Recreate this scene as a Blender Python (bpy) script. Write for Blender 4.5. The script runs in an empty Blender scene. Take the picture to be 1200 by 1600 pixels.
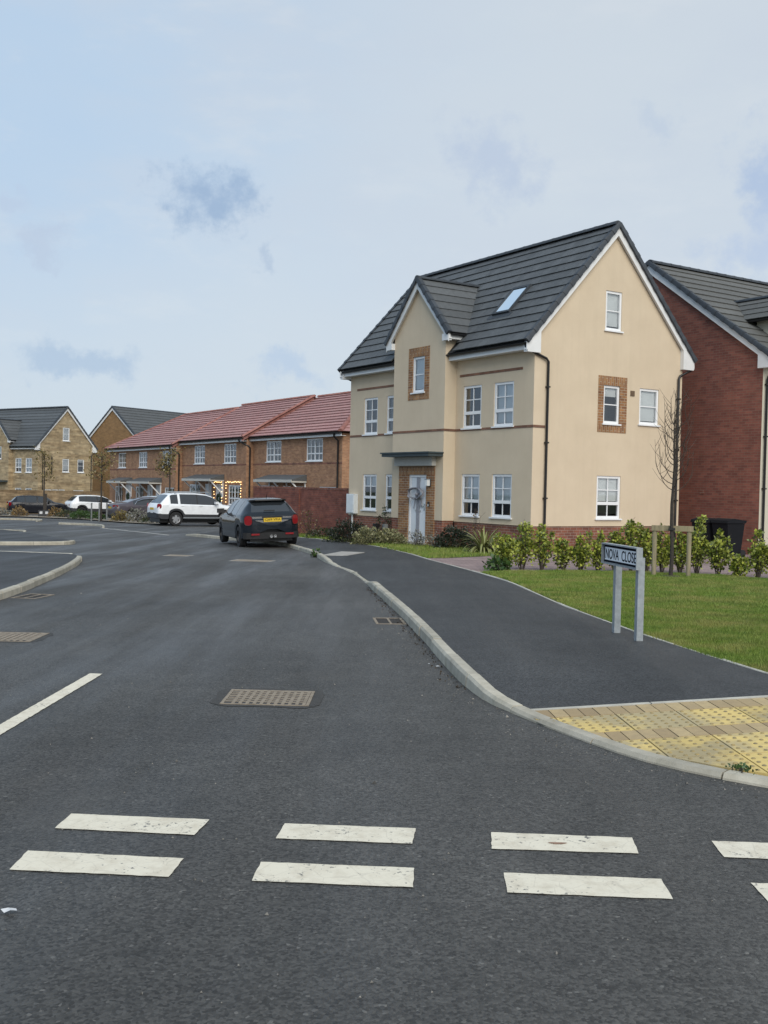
import bpy, math, random
import numpy as np
from mathutils import Vector, Matrix
from mathutils.geometry import tessellate_polygon
R = math.radians
random.seed(7)
rng = np.random.default_rng(7)
scene = bpy.context.scene
COL = scene.collection

# ------------------------------------------------------------------ camera
cam_d = bpy.data.cameras.new('camera')
cam = bpy.data.objects.new('camera', cam_d)
COL.objects.link(cam)
cam_d.sensor_fit = 'VERTICAL'
cam_d.sensor_height = 36.0
cam_d.lens = 36.0 * 1627.3 / 1600.0
cam_d.clip_end = 3000
pitch, roll = .0229, .0217
fw = Vector((0, math.cos(pitch), -math.sin(pitch)))
up0 = Vector((0, math.sin(pitch), math.cos(pitch)))
rt0 = Vector((1, 0, 0))
rt = rt0 * math.cos(roll) + up0 * math.sin(roll)
up = up0 * math.cos(roll) - rt0 * math.sin(roll)
M = Matrix(((rt.x, up.x, -fw.x), (rt.y, up.y, -fw.y), (rt.z, up.z, -fw.z))).to_4x4()
M.translation = Vector((0, 0, 1.5))
cam.matrix_world = M
scene.camera = cam

# ------------------------------------------------------------------ light
SUN_EL, SUN_AZ = R(38), R(164)          # azimuth clockwise from +Y (the view direction)
sd = bpy.data.lights.new('sun', 'SUN')
sd.energy = 1.5
sd.angle = R(50)
sd.color = (1.0, .95, .86)
sun = bpy.data.objects.new('sun', sd)
COL.objects.link(sun)
tosun = Vector((math.sin(SUN_AZ) * math.cos(SUN_EL), math.cos(SUN_AZ) * math.cos(SUN_EL), math.sin(SUN_EL)))
sun.rotation_euler = tosun.to_track_quat('Z', 'Y').to_euler()
scene.view_settings.view_transform = 'Standard'
scene.view_settings.look = 'None'
scene.view_settings.gamma = 1.0
scene.view_settings.use_curve_mapping = False
scene.view_settings.exposure = 0.82

world = bpy.data.worlds.new('World')
scene.world = world
world.use_nodes = True


def build_world():
    nt = world.node_tree
    N, L = nt.nodes, nt.links
    N.clear()
    out = N.new('ShaderNodeOutputWorld')
    bg = N.new('ShaderNodeBackground')
    bg.inputs['Strength'].default_value = 0.1
    L.new(bg.outputs[0], out.inputs[0])
    sky = N.new('ShaderNodeTexSky')
    sky.sky_type = 'NISHITA'
    sky.sun_disc = False
    sky.sun_elevation = SUN_EL
    sky.sun_rotation = SUN_AZ
    tc = N.new('ShaderNodeTexCoord')
    nrm = N.new('ShaderNodeVectorMath'); nrm.operation = 'NORMALIZE'
    L.new(tc.outputs['Generated'], nrm.inputs[0])
    D = nrm.outputs[0]

    def noise(scale, det, rough, vec=D, stretch=None):
        n = N.new('ShaderNodeTexNoise')
        n.inputs['Scale'].default_value = scale
        n.inputs['Detail'].default_value = det
        n.inputs['Roughness'].default_value = rough
        if stretch:
            m = N.new('ShaderNodeVectorMath'); m.operation = 'MULTIPLY'
            m.inputs[1].default_value = stretch
            L.new(vec, m.inputs[0]); vec = m.outputs[0]
        L.new(vec, n.inputs['Vector'])
        return n

    def mapr(v, a, b, c=0., d=1.):
        m = N.new('ShaderNodeMapRange'); m.interpolation_type = 'SMOOTHSTEP'
        m.inputs[1].default_value = a; m.inputs[2].default_value = b
        m.inputs[3].default_value = c; m.inputs[4].default_value = d
        L.new(v, m.inputs[0])
        return m.outputs[0]

    def mix(f, a, b):
        m = N.new('ShaderNodeMix'); m.data_type = 'RGBA'
        if isinstance(f, float): m.inputs['Factor'].default_value = f
        else: L.new(f, m.inputs['Factor'])
        for i, v in ((6, a), (7, b)):
            if isinstance(v, tuple): m.inputs[i].default_value = (*v, 1)
            else: L.new(v, m.inputs[i])
        return m.outputs[2]

    def math_(op, a, b=None):
        m = N.new('ShaderNodeMath'); m.operation = op
        for i, v in ((0, a), (1, b)):
            if v is None: continue
            if isinstance(v, (int, float)): m.inputs[i].default_value = v
            else: L.new(v, m.inputs[i])
        return m.outputs[0]
    K = 10 / (2 ** scene.view_settings.exposure)

    def c(r, g, b):                       # displayed sRGB 0-255 -> radiance before strength
        f = lambda v: ((v / 255 + .055) / 1.055) ** 2.4 * K
        return (f(r), f(g), f(b))
    # thin veil with soft bluer openings
    n1 = noise(1.7, 5, .55, stretch=(1, 1, 2.2))
    n2 = noise(4.5, 5, .6, stretch=(1, 1, 2.5))
    sep = N.new('ShaderNodeSeparateXYZ'); L.new(D, sep.inputs[0])
    # bluer towards the left and the upper sky, paler near the horizon
    lean = math_('ADD', math_('MULTIPLY', sep.outputs[0], -.80), math_('MULTIPLY', sep.outputs[2], .62))
    lean = math_('ADD', lean, math_('MULTIPLY', math_('SUBTRACT', n1.outputs[0], .5), .55))
    veil = mix(mapr(lean, .08, .84), c(208, 218, 227), c(174, 205, 236))
    veil = mix(mapr(n2.outputs[0], .42, .70, 0, .50), veil, c(203, 213, 225))
    n3 = noise(9, 6, .62, stretch=(1, 1, 2.8))
    veil = mix(mapr(n3.outputs[0], .50, .75, 0, .38), veil, c(217, 224, 230))
    low = mapr(sep.outputs[2], -.02, .20, 1, 0)
    veil = mix(math_('MULTIPLY', low, .75), veil, c(201, 213, 225))
    col = mix(.06, veil, sky.outputs[0])
    # scattered smoky cumulus scraps
    warp = noise(13, 6, .62)
    wv = N.new('ShaderNodeVectorMath'); wv.operation = 'SUBTRACT'; wv.inputs[1].default_value = (.5, .5, .5)
    L.new(warp.outputs['Color'], wv.inputs[0])
    ws = N.new('ShaderNodeVectorMath'); ws.operation = 'SCALE'; ws.inputs['Scale'].default_value = .13
    L.new(wv.outputs[0], ws.inputs[0])
    wd = N.new('ShaderNodeVectorMath'); wd.operation = 'ADD'
    L.new(D, wd.inputs[0]); L.new(ws.outputs[0], wd.inputs[1])
    frag = noise(24, 5, .65)
    puffs = [((-.175, .947, .262), .046, .042, (160, 184, 213), .95), ((.087, .948, .306), .050, .055, (188, 203, 224), .85),
             ((.350, .893, .283), .055, .060, (178, 197, 224), .95), ((.330, .919, .216), .060, .036, (187, 204, 228), .85),
             ((-.287, .952, .108), .070, .022, (176, 198, 222), .75), ((-.118, .969, .214), .013, .020, (180, 198, 220), .7),
             ((-.345, .903, .255), .040, .016, (188, 205, 228), .6), ((.235, .913, .333), .030, .018, (190, 205, 224), .6),
             ((-.090, .990, .105), .045, .022, (180, 202, 228), .6), ((-.31, .925, .215), .035, .014, (188, 203, 224), .6),
             ((.75, .62, .22), .10, .05, (182, 199, 222), .8), ((-.8, .55, .25), .09, .05, (182, 199, 222), .8),
             ((.45, -.8, .4), .12, .07, (182, 199, 222), .8), ((-.5, -.75, .35), .12, .07, (182, 199, 222), .8),
             ((.1, .6, .79), .12, .10, (184, 202, 228), .7), ((-.35, .75, .56), .1, .06, (184, 202, 228), .7),
             ((.4, .75, .52), .1, .06, (184, 202, 228), .7)]
    for (x, y, z), rx, rz, rgb, amt in puffs:
        s = N.new('ShaderNodeVectorMath'); s.operation = 'SUBTRACT'; s.inputs[1].default_value = (x, y, z)
        L.new(wd.outputs[0], s.inputs[0])
        sc = N.new('ShaderNodeVectorMath'); sc.operation = 'MULTIPLY'; sc.inputs[1].default_value = (1 / rx, 1 / rx, 1 / rz)
        L.new(s.outputs[0], sc.inputs[0])
        ln = N.new('ShaderNodeVectorMath'); ln.operation = 'LENGTH'
        L.new(sc.outputs[0], ln.inputs[0])
        dd = math_('ADD', ln.outputs['Value'], math_('MULTIPLY', math_('SUBTRACT', frag.outputs[0], .5), -2.2))
        f = mapr(dd, 1.1, .20, 0, amt)
        col = mix(f, col, c(*rgb))
    L.new(col, bg.inputs['Color'])


build_world()

# ------------------------------------------------------------------ helpers


def zg(y):
    if y < 8: return 0.
    if y < 16: return -.001 * (y - 8) ** 2
    if y < 120: return -.016 * (y - 12)
    return -.016 * 108


def tag(o, label=None, cat=None, group=None, kind=None):
    if label: o['label'] = label
    if cat: o['category'] = cat
    if group: o['group'] = group
    if kind: o['kind'] = kind
    return o


def link(o, parent=None):
    COL.objects.link(o)
    if parent is not None: o.parent = parent
    return o


def empty(name, loc=(0, 0, 0), rz=0, label=None, cat=None, group=None, kind=None, parent=None):
    o = bpy.data.objects.new(name, None)
    o.empty_display_size = .2
    o.location = loc; o.rotation_euler = (0, 0, rz)
    link(o, parent)
    return tag(o, label, cat, group, kind)


class MB:
    def __init__(s): s.v = []; s.f = []; s.m = []
    def add(s, vs, fs, m=0):
        k = len(s.v); s.v += [tuple(v) for v in vs]
        for f in fs: s.f.append(tuple(i + k for i in f)); s.m.append(m)
        return s
    def box(s, x0, x1, y0, y1, z0, z1, m=0):
        return s.add([(x0, y0, z0), (x1, y0, z0), (x1, y1, z0), (x0, y1, z0), (x0, y0, z1), (x1, y0, z1), (x1, y1, z1), (x0, y1, z1)],
                     [(0, 3, 2, 1), (4, 5, 6, 7), (0, 1, 5, 4), (1, 2, 6, 5), (2, 3, 7, 6), (3, 0, 4, 7)], m)
    def prism(s, poly, d, m=0):
        """extrude polygon (list of 3D) by vector d"""
        n = len(poly); d = Vector(d)
        vs = [Vector(p) for p in poly]; vs += [v + d for v in vs]
        fs = [tuple(range(n))[::-1], tuple(range(n, 2 * n))] + [(i, (i + 1) % n, n + (i + 1) % n, n + i) for i in range(n)]
        return s.add(vs, fs, m)
    def tube(s, pts, r, n=6, m=0, cap=True):
        pts = [Vector(p) for p in pts]; k = len(s.v); L = len(pts)
        rs = r if isinstance(r, (list, tuple)) else [r] * L
        a = None
        for i, p in enumerate(pts):
            t = (pts[min(i + 1, L - 1)] - pts[max(i - 1, 0)]).normalized()
            if a is None: a = t.orthogonal().normalized()
            a = (a - t * a.dot(t)).normalized(); b = t.cross(a)
            for j in range(n):
                w = 2 * math.pi * j / n
                s.v.append(tuple(p + (a * math.cos(w) + b * math.sin(w)) * rs[i]))
        for i in range(L - 1):
            for j in range(n):
                s.f.append((k + i * n + j, k + i * n + (j + 1) % n, k + (i + 1) * n + (j + 1) % n, k + (i + 1) * n + j)); s.m.append(m)
        if cap:
            s.f.append(tuple(k + j for j in range(n))[::-1]); s.m.append(m)
            s.f.append(tuple(k + (L - 1) * n + j for j in range(n))); s.m.append(m)
        return s
    def lathe(s, prof, n=20, axis='y', m=0):
        """prof: (r, h) pairs along axis"""
        k = len(s.v); P = len(prof)
        for (r, h) in prof:
            for j in range(n):
                w = 2 * math.pi * j / n; c, q = r * math.cos(w), r * math.sin(w)
                s.v.append((c, h, q) if axis == 'y' else (c, q, h))
        for i in range(P - 1):
            for j in range(n):
                s.f.append((k + i * n + j, k + i * n + (j + 1) % n, k + (i + 1) * n + (j + 1) % n, k + (i + 1) * n + j)); s.m.append(m)
        return s
    def mesh(s, name, mats, smooth=None):
        me = bpy.data.meshes.new(name)
        me.from_pydata(s.v, [], s.f)
        mats = mats if isinstance(mats, (list, tuple)) else [mats]
        for mt in mats: me.materials.append(mt)
        if len(mats) > 1: me.polygons.foreach_set('material_index', s.m)
        uv = me.uv_layers.new(name='UVMap')
        buf = np.zeros(len(me.loops) * 2, np.float32)
        for p in me.polygons:
            n = p.normal
            for li in p.loop_indices:
                c = me.vertices[me.loops[li].vertex_index].co
                if abs(n.z) > .75: u, w = c.x, c.y
                elif abs(n.x) > abs(n.y): u, w = c.y, c.z
                else: u, w = c.x, c.z
                buf[2 * li] = u; buf[2 * li + 1] = w
        uv.data.foreach_set('uv', buf)
        if smooth is not None:
            me.polygons.foreach_set('use_smooth', [True] * len(me.polygons))
            me.set_sharp_from_angle(angle=R(smooth))
        me.update()
        return me
    def build(s, name, mats, parent=None, smooth=None, loc=None, rot=None):
        o = bpy.data.objects.new(name, s.mesh(name, mats, smooth))
        link(o, parent)
        if loc: o.location = loc
        if rot: o.rotation_euler = rot
        return o


def inst(name, me, parent=None, loc=(0, 0, 0), rot=(0, 0, 0), scale=None):
    o = bpy.data.objects.new(name, me)
    link(o, parent); o.location = loc; o.rotation_euler = rot
    if scale: o.scale = scale
    return o


def fast_mesh(name, V, k, mt):
    """V: (n*k,3) array, faces of k verts each"""
    me = bpy.data.meshes.new(name); n = len(V) // k
    me.vertices.add(len(V)); me.vertices.foreach_set('co', np.ascontiguousarray(V, np.float32).ravel())
    me.loops.add(len(V)); me.loops.foreach_set('vertex_index', np.arange(len(V), dtype=np.int32))
    me.polygons.add(n); me.polygons.foreach_set('loop_start', np.arange(0, n * k, k, dtype=np.int32))
    me.polygons.foreach_set('loop_total', np.full(n, k, np.int32))
    me.materials.append(mt); me.update(calc_edges=True)
    return me


def copy_tree(o, parent=None):
    c = o.copy(); COL.objects.link(c)
    if parent is not None: c.parent = parent
    for ch in [x for x in o.children]: copy_tree(ch, c)
    return c


# ------------------------------------------------------------------ materials
MAT = {}


class NT:
    def __init__(s, name):
        s.m = bpy.data.materials.new(name); s.m.use_nodes = True
        s.nt = s.m.node_tree; s.N = s.nt.nodes; s.L = s.nt.links
        s.b = s.N['Principled BSDF']; MAT[name] = s.m
        s.pos = s.N.new('ShaderNodeNewGeometry').outputs['Position']
    def set(s, k, v):
        i = s.b.inputs[k]
        if isinstance(v, tuple): i.default_value = (*v, 1) if len(v) == 3 else v
        elif isinstance(v, (int, float)): i.default_value = v
        else: s.L.new(v, i)
    def noise(s, scale, det=3, rough=.55, vec=None, stretch=None, color=False):
        n = s.N.new('ShaderNodeTexNoise'); n.inputs['Scale'].default_value = scale
        n.inputs['Detail'].default_value = det; n.inputs['Roughness'].default_value = rough
        v = s.pos if vec is None else vec
        if stretch:
            q = s.N.new('ShaderNodeMapping'); q.inputs['Scale'].default_value = stretch[:3]
            if len(stretch) > 3: q.inputs['Rotation'].default_value = (0, 0, stretch[3])
            s.L.new(v, q.inputs[0]); v = q.outputs[0]
        s.L.new(v, n.inputs['Vector'])
        return n.outputs['Color' if color else 'Fac']
    def rng(s, v, a, b, c=0., d=1.):
        q = s.N.new('ShaderNodeMapRange'); q.inputs[1].default_value = a; q.inputs[2].default_value = b
        q.inputs[3].default_value = c; q.inputs[4].default_value = d
        s.L.new(v, q.inputs[0]); return q.outputs[0]
    def mix(s, f, a, b, mode='MIX'):
        q = s.N.new('ShaderNodeMix'); q.data_type = 'RGBA'; q.blend_type = mode
        for i, v in (('Factor', f), (6, a), (7, b)):
            if isinstance(v, tuple): q.inputs[i].default_value = (*v, 1)
            elif isinstance(v, (int, float)): q.inputs[i].default_value = v
            else: s.L.new(v, q.inputs[i])
        return q.outputs[2]
    def math(s, op, a, b=0.):
        q = s.N.new('ShaderNodeMath'); q.operation = op
        for i, v in ((0, a), (1, b)):
            if isinstance(v, (int, float)): q.inputs[i].default_value = v
            else: s.L.new(v, q.inputs[i])
        return q.outputs[0]
    def bump(s, h, strength=.3, dist=.01):
        q = s.N.new('ShaderNodeBump'); q.inputs['Strength'].default_value = strength
        q.inputs['Distance'].default_value = dist; s.L.new(h, q.inputs['Height'])
        s.L.new(q.outputs[0], s.b.inputs['Normal'])
    def island(s):
        return s.N.new('ShaderNodeNewGeometry').outputs['Random Per Island']
    def objrand(s):
        return s.N.new('ShaderNodeObjectInfo').outputs['Random']


def k(c, f): return tuple(min(1, v * f) for v in c)


def simple(name, col, rough=.6, var=.12, scale=6., metal=0., bump=None, spec=.5, objvar=0., coat=0.):
    t = NT(name)
    c = t.mix(t.rng(t.noise(scale, 4), .3, .7), k(col, 1 - var), k(col, 1 + var))
    if objvar: c = t.mix(1., c, t.mix(t.objrand(), (1 - objvar,) * 3, (1 + objvar,) * 3), 'MULTIPLY')
    t.set('Base Color', c); t.set('Roughness', rough); t.set('Metallic', metal); t.set('Specular IOR Level', spec)
    if coat: t.set('Coat Weight', coat); t.set('Coat Roughness', .06)
    if bump: t.bump(t.noise(bump[0], 4), bump[1], bump[2])
    return t.m


def brick(name, c1, c2, mortar, w=.225, h=.075, mort=.010, var=.25, rough=.9, band=None, soldier=False):
    t = NT(name)
    uv = t.N.new('ShaderNodeUVMap').outputs[0]
    if soldier:
        q = t.N.new('ShaderNodeMapping'); q.inputs['Rotation'].default_value = (0, 0, R(90)); t.L.new(uv, q.inputs[0]); uv = q.outputs[0]
    b = t.N.new('ShaderNodeTexBrick'); t.L.new(uv, b.inputs['Vector'])
    b.inputs['Scale'].default_value = 1; b.inputs['Brick Width'].default_value = w; b.inputs['Row Height'].default_value = h
    b.inputs['Mortar Size'].default_value = mort * .5; b.inputs['Mortar Smooth'].default_value = .2; b.inputs['Bias'].default_value = 0
    b.inputs['Color1'].default_value = (*c1, 1); b.inputs['Color2'].default_value = (*c2, 1); b.inputs['Mortar'].default_value = (*mortar, 1)
    c = b.outputs['Color']
    n = t.rng(t.noise(2.2, 4, .6), .3, .7, 1 - var, 1 + var)
    sc = t.noise(1.0, 3, .6, vec=uv, stretch=(2.5, 6, 1))
    c = t.mix(1., c, n, 'MULTIPLY')
    c = t.mix(1., c, t.rng(sc, .3, .7, 1 - var * .8, 1 + var * .8), 'MULTIPLY')
    if band:
        bn = t.noise(1.0, 3, .6, vec=uv, stretch=(.25, 2.4, 1))
        c = t.mix(t.rng(bn, .42, .6), c, t.mix(1., c, band, 'MULTIPLY'))
    t.set('Base Color', c); t.set('Roughness', rough)
    g = t.math('ADD', t.math('MULTIPLY', b.outputs['Fac'], -1.), t.math('MULTIPLY', t.noise(60, 3), .35))
    t.bump(g, .5, .006)
    return t.m


def materials():
    # road asphalt: aggregate speckle, drying patches and faint tyre-polished streaks
    for name, base, sheen in (('asphalt', (.053, .051, .047), 1), ('path_asphalt', (.036, .037, .038), 0)):
        t = NT(name)
        sp = t.N.new('ShaderNodeTexVoronoi'); sp.inputs['Scale'].default_value = 85
        t.L.new(t.pos, sp.inputs['Vector'])
        spk = t.N.new('ShaderNodeSeparateColor'); t.L.new(sp.outputs['Color'], spk.inputs[0])
        agg = t.rng(spk.outputs[0], 0, 1, .50, 1.55)
        fleck = t.rng(spk.outputs[1], .975, .985, 1, 1.7 if sheen else 1.25)
        big = t.rng(t.noise(.35, 5, .6), .35, .65, .78, 1.24)
        med = t.rng(t.noise(3.0, 4, .65), .3, .7, .86, 1.14)
        c = t.mix(1., base, agg, 'MULTIPLY'); c = t.mix(1., c, fleck, 'MULTIPLY')
        c = t.mix(1., c, big, 'MULTIPLY'); c = t.mix(1., c, med, 'MULTIPLY')
        st = t.noise(1.0, 4, .6, stretch=(1.3, .13, 1, .22))
        if sheen:
            dust = t.rng(t.noise(.8, 5, .7, stretch=(1.4, .6, 1, .3)), .55, .75, 0, .5)
            c = t.mix(dust, c, (.085, .078, .068))
            spot = t.rng(t.noise(1.7, 5, .7), .60, .70, 0, .42)
            c = t.mix(spot, c, (.028, .028, .028))
            t.set('Roughness', t.rng(st, .36, .64, .42, .74))
        else:
            t.set('Roughness', t.rng(st, .38, .62, .58, .78))
        t.set('Base Color', c); t.set('Specular IOR Level', .42)
        hs = t.math('ADD', t.math('MULTIPLY', sp.outputs['Distance'], -1.0), t.math('MULTIPLY', t.noise(220, 2), .6))
        t.bump(hs, .55 if sheen else .4, .006)
    # thermoplastic paint, worn
    t = NT('road_paint')
    w = t.noise(40, 5, .7)
    wear = t.rng(t.math('ADD', w, t.math('MULTIPLY', t.noise(5, 3), .45)), .84, .94)
    dirt = t.rng(t.noise(9, 4, .7), .45, .75)
    c = t.mix(dirt, (.70, .645, .52), (.55, .49, .38))
    crk = t.N.new('ShaderNodeTexVoronoi'); crk.feature = 'DISTANCE_TO_EDGE'; crk.inputs['Scale'].default_value = 9
    t.L.new(t.pos, crk.inputs['Vector'])
    c = t.mix(t.rng(crk.outputs['Distance'], .008, .02, .18, 0), c, (.25, .23, .2))
    t.set('Base Color', t.mix(wear, c, (.10, .10, .10))); t.set('Roughness', .75); t.bump(w, .5, .004)
    simple('rust_smear', (.26, .15, .10), .8, .3, 12)
    # concrete kerbs
    t = NT('kerb_concrete')
    c = t.mix(t.rng(t.noise(5, 5, .65), .3, .7), (.31, .285, .225), (.49, .455, .375))
    moss = t.rng(t.noise(1.6, 5, .7), .56, .70, 0, .55)
    c = t.mix(moss, c, (.17, .165, .10))
    c = t.mix(1., c, t.mix(t.objrand(), (.86,) * 3, (1.1,) * 3), 'MULTIPLY')
    t.set('Base Color', c); t.set('Roughness', .9); t.bump(t.noise(90, 4), .5, .004)
    simple('edging_concrete', (.48, .455, .39), .9, .18, 5, bump=(80, .4, .003), objvar=.1)
    simple('old_edging', (.42, .41, .38), .9, .2, 3)
    # paving
    t = NT('tactile_slab')
    st = t.rng(t.noise(2.3, 5, .65, stretch=(1, 1, 1, .7)), .44, .56)
    c = t.mix(st, (.66, .49, .17), (.40, .325, .18))
    c = t.mix(t.rng(t.noise(30, 4), .3, .7, 0, .3), c, (.30, .24, .12))
    c = t.mix(1., c, t.mix(t.objrand(), (.85,) * 3, (1.1,) * 3), 'MULTIPLY')
    t.set('Base Color', c); t.set('Roughness', .8); t.bump(t.noise(120, 3), .35, .003)
    t = NT('tactile_blister')  # darker than the slab: shadow and dirt around the studs put into the colour
    t.set('Base Color', t.mix(t.rng(t.noise(9, 3), .4, .6), (.34, .25, .10), (.22, .18, .10))); t.set('Roughness', .8)
    t = NT('paving_block')
    c = t.mix(t.objrand(), (.30, .215, .115), (.50, .38, .20))
    c = t.mix(t.rng(t.noise(18, 5, .7), .35, .7, 0, .5), c, (.27, .20, .12))
    t.set('Base Color', c); t.set('Roughness', .85); t.bump(t.noise(110, 4), .4, .004)
    t = NT('joint_sand'); t.set('Base Color', (.055, .045, .03)); t.set('Roughness', 1.)
    brick('drive_block', (.30, .215, .20), (.21, .155, .15), (.12, .09, .085), w=.2, h=.1, mort=.008, var=.2)
    # ground covers
    t = NT('lawn_soil')
    c = t.mix(t.rng(t.noise(1.1, 5, .65), .35, .68), (.085, .11, .022), (.17, .165, .045))
    c = t.mix(t.rng(t.noise(35, 4, .7), .4, .7), c, (.045, .055, .018))
    t.set('Base Color', c); t.set('Roughness', 1.); t.bump(t.noise(60, 4), .8, .02)
    t = NT('grass_blade')
    g = t.mix(t.island(), (.068, .135, .015), (.22, .30, .05))
    yel = t.rng(t.noise(1.3, 6, .7), .42, .66, 0, .78)
    g = t.mix(yel, g, (.30, .27, .09))
    dk = t.rng(t.noise(1.9, 3, .6, stretch=(.6, 1.6, 1)), .52, .66, 0, .5)
    g = t.mix(dk, g, (.055, .11, .016))
    t.set('Base Color', g); t.set('Roughness', .55); t.set('Specular IOR Level', .3)
    simple('soil', (.06, .045, .032), 1., .35, 14, bump=(30, .8, .03))
    simple('gravel', (.27, .23, .18), 1., .3, 25, bump=(40, .6, .02))
    simple('far_ground', (.07, .09, .035), 1., .25, .3)
    for nm, a, b in (('laurel_leaf', (.040, .080, .010), (.42, .45, .075)), ('dark_leaf', (.012, .018, .012), (.035, .045, .026)),
                     ('variegated_leaf', (.10, .115, .05), (.33, .31, .17)), ('phormium_leaf', (.06, .09, .02), (.34, .34, .13)),
                     ('grey_leaf', (.10, .11, .085), (.26, .25, .22)), ('autumn_leaf', (.10, .09, .025), (.23, .17, .06)),
                     ('hedge_leaf', (.02, .05, .012), (.06, .11, .025)), ('brown_leaf', (.13, .085, .035), (.30, .20, .08)), ('rose_leaf', (.02, .035, .014), (.07, .08, .035))):
        t = NT(nm)
        t.set('Base Color', t.mix(t.island(), a, b)); t.set('Roughness', .42); t.set('Specular IOR Level', .45)
        t.set('Subsurface Weight', 0.)
    simple('bark', (.045, .038, .032), .95, .35, 40, bump=(60, .8, .01))
    simple('twig', (.06, .048, .038), .95, .3, 40)
    t = NT('stake_wood')
    gr = t.noise(1, 4, .6, stretch=(30, 30, 2.5))
    t.set('Base Color', t.mix(t.rng(gr, .3, .7), (.17, .15, .095), (.33, .28, .17))); t.set('Roughness', .9); t.bump(gr, .4, .006)
    simple('strap', (.015, .015, .015), .7, .1)
    # house finishes
    t = NT('render')
    c = t.mix(t.rng(t.noise(1.3, 5, .6), .3, .7), (.585, .482, .350), (.635, .528, .388))
    run = t.rng(t.noise(1, 4, .65, stretch=(5, 5, .35)), .48, .78, 0, .13)
    c = t.mix(run, c, (.41, .345, .245))
    t.set('Base Color', c); t.set('Roughness', .95); t.bump(t.math('ADD', t.noise(130, 3), t.math('MULTIPLY', t.noise(14, 4), .8)), .5, .006)
    t = NT('render_pale')
    t.set('Base Color', t.mix(t.noise(2, 4), (.50, .47, .38), (.56, .53, .43))); t.set('Roughness', .95)
    brick('brick_plinth', (.25, .092, .055), (.15, .055, .038), (.28, .21, .17), mort=.014, var=.26)
    brick('brick_band', (.24, .12, .075), (.17, .085, .055), (.2, .15, .12), var=.2)
    brick('brick_buff', (.33, .165, .066), (.19, .085, .040), (.36, .29, .21), mort=.016, var=.22)
    brick('brick_soldier', (.35, .18, .07), (.21, .095, .042), (.36, .29, .21), mort=.016, var=.22, soldier=True)
    brick('brick_red', (.27, .098, .068), (.185, .064, .048), (.20, .13, .10), mort=.013, var=.14)
    brick('brick_terrace', (.40, .215, .115), (.29, .15, .085), (.33, .24, .17), var=.18)
    brick('brick_brown', (.28, .165, .072), (.225, .13, .058), (.24, .17, .10), var=.15)
    brick('brick_wall', (.23, .075, .048), (.16, .05, .036), (.17, .10, .08), var=.28)
    brick('stone', (.46, .36, .22), (.30, .235, .145), (.36, .29, .20), w=.42, h=.15, mort=.014, var=.18, band=(.74, .70, .66))
    brick('stone_wall', (.30, .22, .13), (.20, .145, .085), (.22, .165, .1), w=.42, h=.15, mort=.014, var=.3, band=(.62, .57, .52))
    for nm, cl in (('slate_tile', (.080, .085, .088)), ('slate_tile_warm', (.10, .10, .094)), ('slate_verge', (.040, .047, .056))):
        t = NT(nm)
        c = t.mix(t.rng(t.noise(9, 5, .65), .3, .7), k(cl, .82), k(cl, 1.2))
        c = t.mix(t.rng(t.noise(.8, 4), .45, .7, 0, .35), c, k(cl, 1.35))
        c = t.mix(1., c, t.mix(t.objrand(), (.86,) * 3, (1.14,) * 3), 'MULTIPLY')
        t.set('Base Color', c); t.set('Roughness', .62); t.set('Specular IOR Level', .4); t.bump(t.noise(70, 3), .25, .003)
    for nm, cl in (('red_tile', (.36, .19, .178)), ('red_ridge', (.26, .105, .085))):
        t = NT(nm)
        c = t.mix(t.rng(t.noise(3.5, 5, .7), .3, .7), k(cl, .78), k(cl, 1.2))
        c = t.mix(t.rng(t.noise(.5, 4), .45, .7, 0, .4), c, (.40, .24, .215))
        c = t.mix(1., c, t.mix(t.objrand(), (.88,) * 3, (1.1,) * 3), 'MULTIPLY')
        t.set('Base Color', c); t.set('Roughness', .8)
    simple('roof_felt', (.018, .019, .021), .95, .1)
    simple('white_upvc', (.78, .79, .80), .35, .03, 3)
    simple('white_paint', (.72, .73, .73), .5, .05, 3)
    simple('door_white', (.72, .75, .78), .4, .04, 3)
    simple('black_plastic', (.012, .012, .013), .38, .15, 8)
    simple('dark_metal', (.03, .03, .032), .5, .2, 8)
    simple('canopy_lead', (.045, .062, .068), .6, .15, 5)
    simple('canopy_grey', (.50, .49, .45), .8, .06, 5)
    simple('blind', (.84, .85, .84), .9, .05, 2)
    simple('curtain', (.50, .49, .46), .95, .25, 14)
    simple('room_dark', (.07, .06, .055), 1., .3, 2)
    simple('sign_white', (.80, .82, .84), .35, .04, 4)
    simple('sign_black', (.008, .009, .014), .9, .1, spec=.1)
    simple('galvanised', (.33, .36, .38), .45, .14, 25, metal=.35)
    simple('meter_white', (.70, .73, .74), .45, .04)
    simple('post_grey', (.16, .17, .17), .7, .2, 10)
    simple('ribbon', (.30, .30, .33), .45, .15, 20)
    simple('wreath', (.02, .035, .015), .8, .4, 30)
    simple('bin_black', (.008, .009, .012), .75, .1, spec=.2)
    simple('litter_white', (.55, .56, .57), .8, .05)
    simple('vent_brown', (.16, .11, .07), .8, .1)
    # iron covers
    t = NT('cover_iron')
    t.set('Base Color', t.mix(t.rng(t.noise(20, 4), .3, .7), (.19, .150, .105), (.31, .255, .19))); t.set('Roughness', .7); t.set('Metallic', .15)
    t.bump(t.noise(90, 3), .4, .004)
    simple('seal_tar', (.040, .037, .033), .75, .3, 10, bump=(120, .6, .006))
    t = NT('cover_dark'); t.set('Base Color', (.035, .032, .03)); t.set('Roughness', .75)
    simple('cover_concrete', (.33, .31, .28), .9, .15, 6)
    # glass
    t = NT('window_glass')
    fr = t.N.new('ShaderNodeFresnel'); fr.inputs[0].default_value = 1.52
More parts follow.
